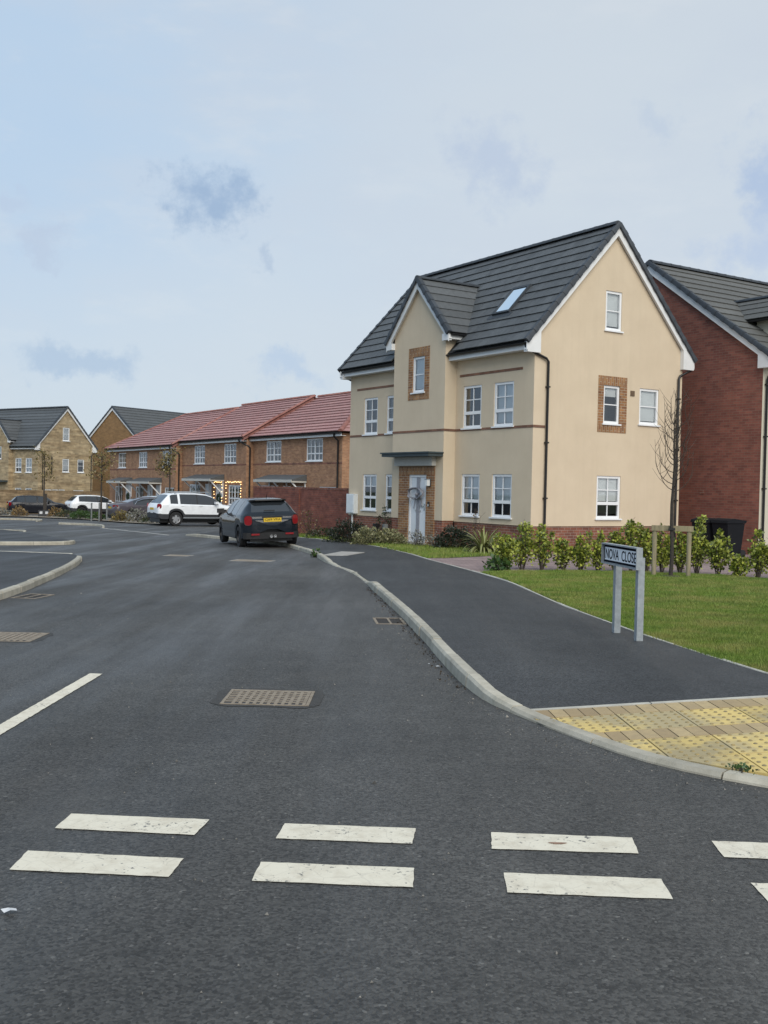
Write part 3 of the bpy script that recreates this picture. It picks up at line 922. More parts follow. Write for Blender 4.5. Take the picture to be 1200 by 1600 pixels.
def ridge_tiles(parent, p0, p1, mt, step=.45, r=.12):
    p0, p1 = Vector(p0), Vector(p1); L = (p1 - p0).length; n = max(1, round(L / step)); d = (p1 - p0) / n
    q = d.normalized(); side = q.cross(Vector((0, 0, 1))).normalized(); upv = side.cross(q)
    mb = MB(); ln = d.length * 1.01
    for e, rr in ((0, r * 1.06), (ln * .18, r * 1.06), (ln * .2, r), (ln, r)):
        for j in range(7):
            w = math.pi * (j / 6) * 1.1 - .157
            v = q * e + side * (rr * 1.05 * math.cos(w)) + upv * (rr * .8 * math.sin(w))
            mb.v.append(tuple(v))
    for i in range(3):
        for j in range(6): mb.f.append((i * 7 + j, i * 7 + j + 1, (i + 1) * 7 + j + 1, (i + 1) * 7 + j)); mb.m.append(0)
    mb.f.append(tuple(range(7))[::-1]); mb.m.append(0); mb.f.append(tuple(range(21, 28))); mb.m.append(0)
    me = mb.mesh('ridge_tile', mt, 50)
    for i in range(n): inst('ridge_tile', me, parent, p0 + d * i)


def verge_caps(parent, A, B, xdir, mt, count):
    """dry verge units up a gable edge; A eave point, B ridge point (local), xdir outward along x"""
    A, B = Vector(A), Vector(B); d = (B - A) / count; L = d.length; s = d.normalized()
    n = Vector((1, 0, 0)).cross(s)
    if n.z < 0: n = -n
    o = Vector((xdir, 0, 0))
    mb = MB()
    for e, k_ in ((-.03, 1.12), (L * .25, 1.1), (L * .28, .98), (L, .95)):
        for (a, b) in ((-.10, .065 * k_), (.035 * k_, .075 * k_), (.055 * k_, .045 * k_), (.055 * k_, -.06 * k_), (.02, -.07 * k_)):
            mb.v.append(tuple(s * e + o * a + n * b))
    for i in range(3):
        for j in range(4): mb.f.append((i * 5 + j, i * 5 + j + 1, (i + 1) * 5 + j + 1, (i + 1) * 5 + j)); mb.m.append(0)
    mb.f.append(tuple(range(5))[::-1]); mb.m.append(0); mb.f.append(tuple(range(15, 20))); mb.m.append(0)
    me = mb.mesh('verge_cap', mt, 40)
    for i in range(count): inst('verge_cap', me, parent, A + d * i)


def pipe(parent, pts, r=.035, name='downpipe'):
    mb = MB(); mb.tube(pts, r, 8)
    p = Vector(pts[-1]); top = Vector(pts[-2])
    if abs(p.z - top.z) > 2:
        z = p.z + .5
        while z < top.z: mb.lathe_ = None; mb.box(p.x - .05, p.x + .05, p.y - .05, p.y + .05, z, z + .04); z += 1.5
    return mb.build(name, m['black_plastic'], parent, smooth=60)


def gutter(parent, p0, p1, r=.062):
    p0, p1 = Vector(p0), Vector(p1); d = p1 - p0; mb = MB(); sd_ = d.normalized().cross(Vector((0, 0, 1)))
    for e in (0, 1):
        for j in range(7):
            w = math.pi * (1 + j / 6); mb.v.append(tuple(p0 + d * e + sd_ * r * math.cos(w) + Vector((0, 0, r * math.sin(w)))))
    for j in range(6): mb.f.append((j, j + 1, 8 + j, 7 + j)); mb.m.append(0)
    mb.f.append(tuple(range(7))); mb.m.append(0); mb.f.append(tuple(range(7, 14))[::-1]); mb.m.append(0)
    return mb.build('gutter', m['black_plastic'], parent)


def house(name, label, loc, rot, W, D, ze, zr, zb, walls, plinth=None, zpl=.58, courses=13, tiles='courses', tile_mat='slate_tile', bay=None, front=(), right=(), left=(),
          holesF=(), string=None, verge='slate_verge', cat='house', rightmat=None, leftmat=None, baymat=None, pipes=True):
    """double-fronted gabled house. Local x in [-W,0], front wall y=0, back y=D; ze tile edge height, zr ridge."""
    H = empty(name, loc, rot, label, cat)
    oh, ov = .385, .13
    pitch_ = (zr - ze) / (D / 2 + oh)
    zw = ze - .18                                      # fascia bottom / wall head
    gtop = lambda y: min(zw + 0., 1e9)
    def gab(y): return ze - .09 + pitch_ * (min(y, D - y) + oh) - .0 if True else 0
    gab.breaks = [D / 2]
    wm = m[walls]; rm = m[rightmat or walls]; lm = m[leftmat or walls]
    zlo = zpl if plinth else zb
    F = list(front)
    bx0, bx1, bd = (bay['x0'], bay['x1'], bay['d']) if bay else (0, 0, 0)
    # front walls
    fh = [w_[:4] for w_ in F if w_[4] == 0]
    spans = [(-W, bx0), (bx1, 0)] if bay else [(-W, 0)]
    for a, b in spans:
        mb = MB(); wall_strip(mb, a, b, zlo, const(zw + .1), [h for h in fh if h[0] > a and h[1] < b], Tfront(0)); mb.build('wall', wm, H)
    # gables and back
    mb = MB(); wall_strip(mb, 0, D, zlo, gab, [w_[:4] for w_ in right], Tright(0)); mb.build('wall', rm, H)
    mb = MB(); wall_strip(mb, 0, D, zlo, gab, [w_[:4] for w_ in left], Tleft(-W)); mb.build('wall', lm, H)
    mb = MB(); wall_strip(mb, -W, 0, zlo, const(zw + .1), [], Tfront(D)); mb.build('wall', wm, H)
    if plinth:
        e = .018; pm = m[plinth]
        for p, q in [((a + e, e), (b - e, e)) for a, b in spans] + [((-e, e), (-e, D - e)), ((-W + e, e), (-W + e, D - e))]:
            mb = MB(); mb.add([(*p, zb), (*q, zb), (*q, zpl + .01), (*p, zpl + .01)], [(0, 1, 2, 3)]); mb.build('plinth', pm, H)
        mb = MB()
        for a, b in spans: mb = MB(); mb.box(a + .02, b - .003, -.006, .03, zpl - .02, zpl + .002); mb.build('bellcast_bead', wm, H)
        mb = MB(); mb.box(-.03, .006, 0, D, zpl - .02, zpl + .002); mb.build('bellcast_bead', wm, H)
    # windows
    for w_ in F: window(H, 'F', *w_[:4], off=-w_[4], **w_[5])
    for w_ in right: window(H, 'R', *w_[:4], off=0, **w_[5])
    for w_ in left: window(H, 'L', *w_[:4], off=-W, **w_[5])
    # roof deck (felt) and tiles
    s, n, L = roof_frame((-oh, ze), (D / 2, zr))
    rf = MB()
    dz = n * -.03
    E0, R0 = Vector((0, -oh, ze)), Vector((0, D / 2, zr))
    xs = (-W - ov, ov)
    rf.add([E0 + dz + Vector((xs[0], 0, 0)), E0 + dz + Vector((xs[1], 0, 0)), R0 + dz + Vector((xs[1], 0, 0)), R0 + dz + Vector((xs[0], 0, 0))], [(0, 1, 2, 3)])
    E1 = Vector((0, D + oh, ze))
    rf.add([E1 + Vector((xs[0], 0, 0)), E1 + Vector((xs[1], 0, 0)), R0 + Vector((xs[1], 0, 0)), R0 + Vector((xs[0], 0, 0))], [(3, 2, 1, 0)])
    roof = rf.build('roof', m['roof_felt'], H)
    g = L / courses
    def in_bay(x, y, z):
        if not bay: return False
        cx = (bx0 + bx1) / 2; zz = bay['zr'] - abs(x - cx) * bay['pitch']
        return zz - .12 > z and y > -bd
    items = []
    if tiles == 'tiles':
        tw = .298; nx = round((xs[1] - xs[0] - .08) / tw); tw = (xs[1] - xs[0] - .08) / nx
        tm = MB(); slab(tm, (-tw / 2 + .0025, 0, 0), (tw / 2 - .0025, 0, 0), (tw / 2 - .0025, g + .06, 0), (-tw / 2 + .0025, g + .06, 0), Vector((0, 0, 1)), .032, .022)
        tme = tm.mesh('roof_tile', m[tile_mat])
        ang = math.atan2(s.z, s.y)
        rot_m = Matrix.Rotation(ang, 4, 'X')
        for c in range(courses):
            for i in range(nx + (c % 2)):
                x = xs[0] + .04 + (i + .5) * tw - (tw / 2 if c % 2 else 0)
                x = max(xs[0] + .04 + tw / 4, min(xs[1] - .04 - tw / 4, x))
                p = E0 + s * (c * g) + Vector((x, 0, 0))
                if all(in_bay(x + q * tw / 2, (p + s * e).y, (p + s * e).z) for q in (-1, 1) for e in (0, g)): continue
                half = c % 2 and i in (0, nx)
                items.append((p, half, c, i))
        wpos = [(H_loc := Vector(loc)) and (p.x * math.cos(rot) - p.y * math.sin(rot) + loc[0]) ** 2 + (p.x * math.sin(rot) + p.y * math.cos(rot) + loc[1]) ** 2 for p, *_ in items]
        order = sorted(range(len(items)), key=lambda i: wpos[i])
        rest = MB()
        for rank, ii in enumerate(order):
            p, half, c, i = items[ii]
            if rank < 300 and not (half and False):
                o = inst('roof_tile', tme, roof)
                o.matrix_local = Matrix.Translation(p + n * random.uniform(-.002, .003)) @ rot_m @ Matrix.Rotation(R(random.uniform(-.25, .25)), 4, 'Z')
                if half: o.scale.x = .5
            else:
                hw = tw / (4 if half else 2) - .0025
                slab(rest, p + Vector((-hw, 0, 0)), p + Vector((hw, 0, 0)), p + Vector((hw, 0, 0)) + s * (g + .06), p + Vector((-hw, 0, 0)) + s * (g + .06), n, .032, .022)
        if rest.v: tag(rest.build('roof_tile', m[tile_mat], roof), kind='stuff')
    else:
        cm = MB(); slab(cm, (xs[0] + .03, 0, 0), (xs[1] - .03, 0, 0), (xs[1] - .03, g + .05, 0), (xs[0] + .03, g + .05, 0), Vector((0, 0, 1)), .03, .02)
        cme = cm.mesh('tile_course', m[tile_mat])
        for c in range(courses):
            o = inst('tile_course', cme, roof, E0 + s * (c * g)); o.rotation_euler = (math.atan2(s.z, s.y), 0, 0)
        # back slope
    s2 = Vector((0, -s.y, s.z)); n2 = Vector((0, -n.y, n.z))
    cm = MB(); slab(cm, (xs[1] - .03, 0, 0), (xs[0] + .03, 0, 0), (xs[0] + .03, 0, g + .05), (xs[1] - .03, 0, g + .05), Vector((0, -1, 0)), .03, .02) if False else None
    bk = MB()
    for c in range(courses):
        p = E1 + s2 * (c * g)
        slab(bk, p + Vector((xs[1] - .03, 0, 0)), p + Vector((xs[0] + .03, 0, 0)), p + s2 * (g + .05) + Vector((xs[0] + .03, 0, 0)), p + s2 * (g + .05) + Vector((xs[1] - .03, 0, 0)), n2, .03, .02)
    tag(bk.build('back_tiles', m[tile_mat], roof), kind='stuff')
    ridge_tiles(roof, R0 + n * .03 + Vector((xs[0], -.02, -.03)), R0 + n * .03 + Vector((xs[1], -.02, -.03)), m[verge])
    for x, sg in ((xs[1], 1), (xs[0], -1)):
        for y0, ys in ((-oh, 1), (D + oh, -1)):
            verge_caps(roof, (x, y0, ze), (x, D / 2, zr), sg, m[verge], courses)
        # bargeboards
        mb = MB(); bt = .022; hgt = .25
        for y0 in (-oh, D + oh):
            a = Vector((x - sg * .012, y0, ze - .015)); b = Vector((x - sg * .012, D / 2, zr - .015))
            mb.prism([a + Vector((0, 0, -hgt)), b + Vector((0, 0, -hgt * 1.25)), b + Vector((0, 0, -.03)), a + Vector((0, 0, -.03))], (-sg * bt, 0, 0))
            # soffit up the slope
            mb.prism([a + Vector((-sg * .1, 0, -hgt + .03)), b + Vector((-sg * .1, 0, -hgt * 1.25 + .03)), b + Vector((-sg * .1, 0, -hgt * 1.25 + .045)), a + Vector((-sg * .1, 0, -hgt + .045))], (sg * .08, 0, 0))
        mb.build('bargeboard', m['white_paint'], H)
        for y0, y1 in ((-oh + .03, .10), (D - .10, D + oh - .03)):
            yo, yi = (y0, y1) if y0 < 1 else (y1, y0); zi = ze - .06 + pitch_ * .5
            mb = MB(); mb.prism([(x - sg * .002, yo, ze - .30), (x - sg * .002, yi, ze - .30), (x - sg * .002, yi, zi), (x - sg * .002, yo, ze - .04)], (-sg * .16, 0, 0)); mb.build('box_end', m['white_paint'], H)
    # fascia, soffit, gutter
    fs = [(-W - ov + .16, bx0 - .0), (bx1, ov - .16)] if bay else [(-W - ov + .16, ov - .16)]
    for a, b in fs:
        mb = MB(); mb.box(a, b, -oh + .09, -oh + .115, ze - .225, ze - .03); mb.box(a, b, -oh + .115, .02, ze - .2185, ze - .200); mb.build('fascia', m['white_paint'], H)
        gutter(H, (a - (.1 if a < -W else 0), -oh + .03, ze - .05), (b + (.12 if b > -.2 else 0), -oh + .03, ze - .05))
    mb = MB(); mb.box(-W - ov + .16, ov - .16, D + oh - .115, D + oh - .09, ze - .225, ze - .03); mb.box(-W - ov + .16, ov - .16, D - .02, D + oh - .115, ze - .2185, ze - .2); mb.build('fascia', m['white_paint'], H)
    gutter(H, (-W - .1, D + oh - .03, ze - .05), (.1, D + oh - .03, ze - .05))
    if pipes:
        pipe(H, [(.02, -oh + .03, ze - .1), (.03, -oh + .05, ze - .2), (.06, .36, ze - .42), (.06, .44, ze - .5), (.06, .44, zb + .05)])
        pipe(H, [(.06, D + oh - .03, ze - .1), (.06, D + oh - .03, ze - .28), (.06, D - .16, ze - .50), (.06, D - .20, ze - .58), (.06, D - .20, zb + .05)])
        pipe(H, [(-W - .02, -oh + .03, ze - .1), (-W - .03, -oh + .05, ze - .2), (-W - .05, .36, ze - .42), (-W - .05, .44, ze - .5), (-W - .05, .44, zb + .05)])
    # projecting gabled bay
    if bay:
        cx = (bx0 + bx1) / 2; hw = (bx1 - bx0) / 2; zrb = bay['zr']; pb = bay['pitch']; bo = bay['oh']
        zeb = zrb - (hw + bo) * pb
        y0 = -bd - .14
        top = lambda x: zrb - .10 - abs(x - cx) * pb
        top.breaks = [cx]
        bm = m[baymat or walls]
        bh = [w_[:4] for w_ in F if w_[4] > 0]
        mb = MB(); wall_strip(mb, bx0, bx1, zlo, top, bh + list(holesF), Tfront(-bd))
        for x in (bx0, bx1):
            mb.add([(x, -bd, zlo), (x, 1.2, zlo), (x, 1.2, top(x)), (x, -bd, top(x))], [(0, 1, 2, 3)])
        mb.build('bay_wall', bm, H)
        if plinth:
            e = .018
            for p, q in [((bx0 + e, -bd + e), (bay['s0'], -bd + e)), ((bay['s1'], -bd + e), (bx1 - e, -bd + e))] + [((x, -bd + e), (x, 0)) for x in (bx0 + e, bx1 - e)]:
                mb = MB(); mb.add([(*p, zb), (*q, zb), (*q, zpl + .01), (*p, zpl + .01)], [(0, 1, 2, 3)]); mb.build('plinth', m[plinth], H)
        sl = math.hypot(hw + bo, (hw + bo) * pb); nc = max(4, round(sl / g)); gb = sl / nc
        br = MB()
        for sg in (-1, 1):
            e_ = Vector((cx + sg * (hw + bo), 0, zeb)); t_ = Vector((cx, 0, zrb)); sv = (t_ - e_).normalized(); nv = Vector((sg * sv.z, 0, abs(sv.x)))
            yv = lambda z: (z - ze) / pitch_ - oh          # main roof plane
            br.add([e_ + Vector((0, y0, -.03)), t_ + Vector((0, y0, -.03)), Vector((t_.x, yv(t_.z), t_.z - .03)), Vector((e_.x, max(y0, yv(e_.z)), e_.z - .03))], [(0, 1, 2, 3)])
        brf = br.build('bay_roof', m['roof_felt'], H)
        for sg in (-1, 1):
            e_ = Vector((cx + sg * (hw + bo), 0, zeb)); t_ = Vector((cx, 0, zrb)); sv = (t_ - e_).normalized(); nv = Vector((sg * sv.z, 0, abs(sv.x)))
            for c in range(nc):
                p = e_ + sv * (c * gb); q = e_ + sv * min(sl, (c + 1) * gb + .04)
                ya, yb = yv(p.z) + .06, yv(q.z) + .06
                mb = MB(); slab(mb, p + Vector((0, y0 + .02, 0)), p + Vector((0, ya, 0)), q + Vector((0, yb, 0)), q + Vector((0, y0 + .02, 0)), nv, .026, .014)
                mb.build('tile_course', m[tile_mat], brf)
            # verge + bargeboard on bay gable
            d = (t_ - e_) / nc; ln = d.length
            mb = MB()
            for ee, k_ in ((-.03, 1.12), (ln * .25, 1.1), (ln * .28, .98), (ln, .95)):
                for (a, b) in ((.10, .065 * k_), (-.035 * k_, .075 * k_), (-.055 * k_, .045 * k_), (-.055 * k_, -.06 * k_), (-.02, -.07 * k_)):
                    mb.v.append(tuple(sv * ee + Vector((0, a, 0)) + nv * b))
            for i in range(3):
                for j in range(4): mb.f.append((i * 5 + j, i * 5 + j + 1, (i + 1) * 5 + j + 1, (i + 1) * 5 + j)); mb.m.append(0)
            mb.f.append(tuple(range(5))[::-1]); mb.m.append(0); mb.f.append(tuple(range(15, 20))); mb.m.append(0)
            me = mb.mesh('verge_cap', m[verge], 40)
            for c in range(nc): inst('verge_cap', me, brf, e_ + d * c + Vector((0, y0, 0)))
            mb = MB(); a = e_ + Vector((0, y0 + .012, -.015)); b = t_ + Vector((0, y0 + .012, -.015))
            mb.prism([a + Vector((0, 0, -.25)), b + Vector((0, 0, -.30)), b + Vector((0, 0, -.03)), a + Vector((0, 0, -.03))], (0, .022, 0))
            mb.prism([a + Vector((0, .034, -.16)), b + Vector((0, .034, -.21)), b + Vector((0, .034, -.195)), a + Vector((0, .034, -.145))], (0, .09, 0))
            mb.build('bargeboard', m['white_paint'], H)
            xa, xb = sorted((cx + sg * (hw - .02), cx + sg * (hw + bo - .03)))
            mb = MB(); mb.box(xa, xb, y0 + .008, y0 + .15, zeb - .22, zeb - .02)
            mb.box(xa, xb, y0 + .15, .35, zeb - .18, zeb - .02); mb.build('box_end', m['white_paint'], H)
            gx = cx + sg * (hw + bo + .03)
            gutter(H, (gx, y0 + .1, zeb - .03), (gx, yv(zeb) - .05, zeb - .03)) if yv(zeb) > y0 + .4 else None
        ridge_tiles(brf, (cx, y0 - .02, zrb), (cx, yv(zrb) + .05, zrb), m[verge], r=.10)
    return H


def brick_panel(H, face, a, b, c, d, hole, off, t=.012):
    """flat brick surround standing t proud of the render: coursed jambs, soldier head and foot"""
    h0, h1, h2, h3 = hole
    for x0, x1, z0, z1, mt in ((a, h0, h2, h3, 'brick_buff'), (h1, b, h2, h3, 'brick_buff'), (a, b, h3, d, 'brick_soldier'), (a, b, c, h2, 'brick_soldier')):
        if x1 - x0 < .01 or z1 - z0 < .01: continue
        mb = MB()
        if face == 'F': mb.box(x0, x1, off - t, off + .02, z0, z1)
        else: mb.box(off - .02, off + t, x0, x1, z0, z1)
        mb.build('brick_surround', m[mt], H)


TH = .5724
ROT = TH - math.pi / 2
S = dict(style='sash')
main = house('rendered_house', 'cream rendered gabled house with slate roof on the corner plot', (3.938, 27.92, 0), ROT, 9.54, 5.75, 5.5, 9.05, -.75, 'render', 'brick_plinth', .58, 13, 'tiles',
             bay=dict(x0=-6.20, x1=-3.47, d=.42, zr=7.88, pitch=1.09, oh=.30, s0=-5.77, s1=-3.87),
             front=[(-3.11, -2.26, .75, 1.96, 0, dict(blind=.60)), (-1.69, -.83, .75, 1.96, 0, dict(blind=.64)), (-3.11, -2.26, 3.29, 4.52, 0, dict(curtain=True)), (-1.69, -.83, 3.29, 4.52, 0, dict(blind=.97)),
                    (-8.63, -7.77, .76, 1.95, 0, dict(blind=.3)), (-7.23, -6.42, .76, 1.95, 0, dict(blind=.3)), (-8.63, -7.79, 3.28, 4.50, 0, dict(curtain=True)), (-7.24, -6.42, 3.28, 4.50, 0, dict(curtain=True)),
                    (-5.16, -4.52, 4.43, 5.52, .42, dict(style='single', blind=.95))],
             right=[(2.56, 3.19, 6.07, 7.18, 0, dict(style='single', blind=.93)), (2.56, 3.19, 3.45, 4.53, 0, dict(style='single', blind=.25)), (3.99, 4.78, 3.50, 4.54, 0, dict(style='single', blind=.95)), (2.39, 3.32, .77, 1.98, 0, dict(blind=.6))],
             holesF=[(-5.24, -4.29, -.75, 1.93)])


def main_details():
    H = main; B = -.42
    # string courses
    mb = MB(); z0, z1 = 3.215, 3.285
    for a, b, y in ((-9.54, -6.2, 0), (-6.2, -3.47, B), (-3.47, -.0, 0)): mb.box(a + .002, b + (.012 if b > -.1 else 0), y - .012, y + .01, z0, z1)
    for x, s in ((-6.2, -1), (-3.47, 1)): mb.box(x - (.012 if s < 0 else 0), x + (.012 if s > 0 else 0), B - .012, -.013, z0, z1)
    mb.box(-.01, .012, .011, .42, z0, z1); mb.build('string_course', m['brick_band'], H)
    mb = MB(); mb.box(-3.30, -.47, -.012, .01, 4.80, 4.87); mb.build('string_course', m['brick_band'], H)
    mb = MB(); mb.box(-9.1, -6.28, -.012, .01, 4.78, 4.85); mb.build('string_course', m['brick_band'], H)
    brick_panel(H, 'F', -5.38, -4.27, 4.21, 5.80, (-5.16, -4.52, 4.43, 5.52), B)
    brick_panel(H, 'R', 2.35, 3.47, 3.21, 4.79, (2.56, 3.19, 3.45, 4.53), 0)
    brick_panel(H, 'F', -5.77, -3.86, -.75, 2.18, (-5.24, -4.29, -.75, 1.93), B, .022)
    # door
    d = MB(); d.box(-5.24, -5.17, B + .02, B + .10, -.2, 1.93); d.box(-4.36, -4.29, B + .02, B + .10, -.2, 1.93); d.box(-5.17, -4.36, B + .02, B + .10, 1.86, 1.93)
    d.build('door_frame', m['white_upvc'], H)
    d = MB(); d.box(-5.165, -4.365, B + .045, B + .09, -.12, 1.855)
    for x0, x1, z0, z1 in ((-5.08, -4.84, .05, .75), (-4.69, -4.45, .05, .75), (-5.08, -4.84, .95, 1.72), (-4.69, -4.45, .95, 1.72)):
        d.box(x0, x1, B + .038, B + .046, z0, z1)
    door = d.build('door', m['door_white'], H)
    d = MB(); d.box(-4.45, -4.40, B + .02, B + .045, .86, 1.06); d.box(-4.56, -4.42, B + .0, B + .02, .97, .99); d.build('handle', m['chrome'], door)
    d = MB(); d.box(-4.90, -4.62, B + .03, B + .045, .80, .87); d.build('letterbox', m['chrome'], door)
    d = MB(); d.box(-5.3, -4.2, B - .15, B + .06, -.26, -.12); d.build('doorstep', m['cover_concrete'], H)
    # canopy
    c = MB(); c.box(-6.02, -3.49, B - .52, B - .001, 2.47, 2.56); c.box(-6.06, -3.45, B - .56, B - .0005, 2.56, 2.60); cn = c.build('canopy', m['canopy_lead'], H)
    c = MB(); c.box(-5.84, -3.82, B - .16, B - .003, 2.20, 2.468); c.build('canopy_fascia', m['canopy_grey'], cn)
    # vent, meter box, lamp, bell
    v = MB(); v.box(.0, .02, 3.61, 3.77, 4.29, 4.44)
    for i in range(4): v.box(.02, .028, 3.62, 3.76, 4.305 + i * .034, 4.322 + i * .034)
    v.build('vent', m['vent_brown'], H)
    # roof window
    pit = (9.05 - 5.5) / (5.75 / 2 + .385); ang = math.atan(pit)
    y0, z0 = .56, 5.5 + (.56 + .385) * pit
    e = empty('roof_window_mount', parent=None); bpy.data.objects.remove(e)
    f = MB(); w, l = .78, 1.18
    for a, b, c_, d_ in ((-w / 2, -w / 2 + .07, 0, l), (w / 2 - .07, w / 2, 0, l), (-w / 2 + .07, w / 2 - .07, 0, .08), (-w / 2 + .07, w / 2 - .07, l - .09, l)): f.box(a, b, c_, d_, -.03, .105)
    rw = f.build('roof_window', m['slate_verge'], H, loc=(-2.13, y0, z0), rot=(ang, 0, 0))
    f = MB(); f.add([(-w / 2 + .07, .08, .085), (w / 2 - .07, .08, .085), (w / 2 - .07, l - .09, .085), (-w / 2 + .07, l - .09, .085)], [(0, 1, 2, 3)]); f.build('pane', m['roof_glass'], rw)
    f = MB(); f.box(-w / 2 - .12, w / 2 + .12, -.16, .0, .03, .05); f.build('flashing', m['slate_verge'], rw)
    # second gable window stands open
    return H


main_details()


def at_main(x, y, z):
    c, s_ = math.cos(ROT), math.sin(ROT)
    return (3.938 + c * x - s_ * y, 27.92 + s_ * x + c * y, z)


def fixture(name, x, y, z, label, cat, build, mt, rz=0.):
    o = empty(name, at_main(x, y, z), ROT + rz, label, cat)
    build(o); return o


def lamp_(o):
    b = MB(); b.box(-.06, .06, -.03, 0, -.11, .11); b.build('back_plate', m['black_plastic'], o)
    b = MB(); b.box(-.055, .055, -.14, -.03, -.09, .09); b.build('lamp_shade', m['meter_white'], o)
    b = MB(); b.box(-.065, .065, -.15, -.028, .09, .115); b.build('cap', m['galvanised'], o)


fixture('wall_lamp', -4.10, -.442, 1.69, 'small white and black lantern on brick beside the white front door', 'wall lamp', lamp_, None)


def bell_(o):
    b = MB(); b.box(-.035, .035, -.03, 0, -.07, .07); b.build('body', m['black_plastic'], o)
    b = MB(); b.box(-.018, .018, -.034, -.03, -.06, .0); b.build('button', m['meter_white'], o)


fixture('doorbell', -4.12, -.442, 1.05, 'tiny black and white doorbell right of the front door', 'doorbell', bell_, None)


def meter_(o):
    b = MB(); b.box(-.25, .25, -.16, 0, 0, .66); b.build('casing', m['meter_white'], o)
    b = MB(); b.box(-.22, .22, -.175, -.16, .03, .63); b.build('door', m['meter_white'], o)
    b = MB(); b.tube([(0, -.06, 0), (0, -.06, -.75)], .03, 8); b.build('pipe', m['meter_white'], o)


fixture('meter_box', -9.17, -.002, .62, 'white gas meter box at the far left front corner of the cream house', 'meter box', meter_, None)


def bow():
    o = empty('door_bow', at_main(-4.765, -.384, 0), ROT, 'silver grey ribbon and bow tied down the white front door', 'ribbon bow')
    b = MB(); b.box(-.085, .085, -.012, -.004, -.11, 1.85); b.build('ribbon', m['ribbon'], o)
    zc = 1.34
    b = MB()
    for sg in (-1, 1):
        pts = []
        for i in range(13):
            t = i / 12 * math.pi
            pts.append((sg * (.02 + .36 * math.sin(t) ** .8), -.03 - .10 * math.sin(t * 2) ** 2 * .6 - .02 * i / 12, zc + .16 * math.cos(t) * (1 if sg else 1) + .02))
        for i in range(12):
            p, q = pts[i], pts[i + 1]
            b.add([(p[0], p[1], p[2] - .03), (q[0], q[1], q[2] - .03), (q[0], q[1] - .05, q[2] + .03), (p[0], p[1] - .05, p[2] + .03)], [(0, 1, 2, 3)])
            b.add([(p[0], p[1], p[2] + .03), (q[0], q[1], q[2] + .03), (q[0], q[1] - .09, q[2]), (p[0], p[1] - .09, p[2])], [(0, 1, 2, 3)])
    b.build('bow_loop', m['ribbon'], o)
    for sg, ln in ((-1, .42), (1, .34), (-.35, .55)):
        b = MB(); b.prism([(sg * .02, -.03, zc), (sg * .12 + .05, -.05, zc - .02), (sg * .22 + .04, -.045, zc - ln), (sg * .16, -.04, zc - ln - .05)], (0, -.006, 0)); b.build('tail', m['ribbon'], o)
    b = MB(); b.lathe([(.0, -.05), (.05, -.04), (.065, 0), (.05, .04), (0, .05)], 10, 'z'); b.build('knot', m['ribbon'], o, smooth=60, loc=(0, -.06, zc))


bow()

# things standing by the main door
for (x, y, h, w, nm, lb, mt) in ((-6.55, -.75, .62, .16, 'meter_post', 'black utility cabinet post standing left of the front door', 'black_plastic'), (-5.98, -.78, .62, .12, 'meter_post', 'grey service post standing just left of the front door', 'post_grey'),
                                 (-6.22, -.98, .42, .07, 'marker_post', 'short thin grey marker post between the two service posts', 'post_grey')):
    p = at_main(x, y, 0); z = zg(p[1]) + .09
    o = empty(nm, (p[0], p[1], z), ROT, lb, 'post')
    b = MB(); b.box(-w * .25, w * .25, -w * .25, w * .25, -.05, h * .6); b.build('stem', m[mt], o)
    b = MB(); b.box(-w / 2, w / 2, -w / 2, w / 2, h * .6, h); b.build('head', m[mt], o)

# ---- red brick house on the right: its plain gable faces the camera, its pale front faces right
rW = 9.54
cg, sg_ = math.cos(TH), math.sin(TH)
red = house('red_brick_house', 'dark red brick house behind the cream house with pale front', (10.8 + rW * cg, 30.0 + rW * sg_, 0), TH, rW, 8.76, 5.48, 8.92, -.75, 'render_pale', None, .58, 14, 'courses', tile_mat='slate_tile_warm',
            bay=dict(x0=-rW + 1.20, x1=-rW + 2.68, d=.42, zr=7.62, pitch=.83, oh=.22, s0=0, s1=0), rightmat='brick_red', leftmat='brick_red',
            front=[(-rW + 3.4, -rW + 4.3, .75, 1.96, 0, {}), (-rW + 3.4, -rW + 4.3, 3.29, 4.5, 0, {}), (-rW + 1.6, -rW + 2.3, 4.5, 5.5, .42, dict(style='single')),
                   (-2.9, -2.0, .75, 1.96, 0, {}), (-2.9, -2.0, 3.29, 4.5, 0, {})], pipes=False)
pipe(red, [(-rW + .12, -.355, 5.38), (-rW + .12, -.33, 5.2), (-rW + .12, -.1, 4.95), (-rW + .12, -.06, 4.85), (-rW + .12, -.06, -.3)])
mb = MB(); mb.box(-rW - .012, -rW + .0, 2.0, 2.16, 1.52, 1.66); mb.build('vent', m['brick_plinth'], red)

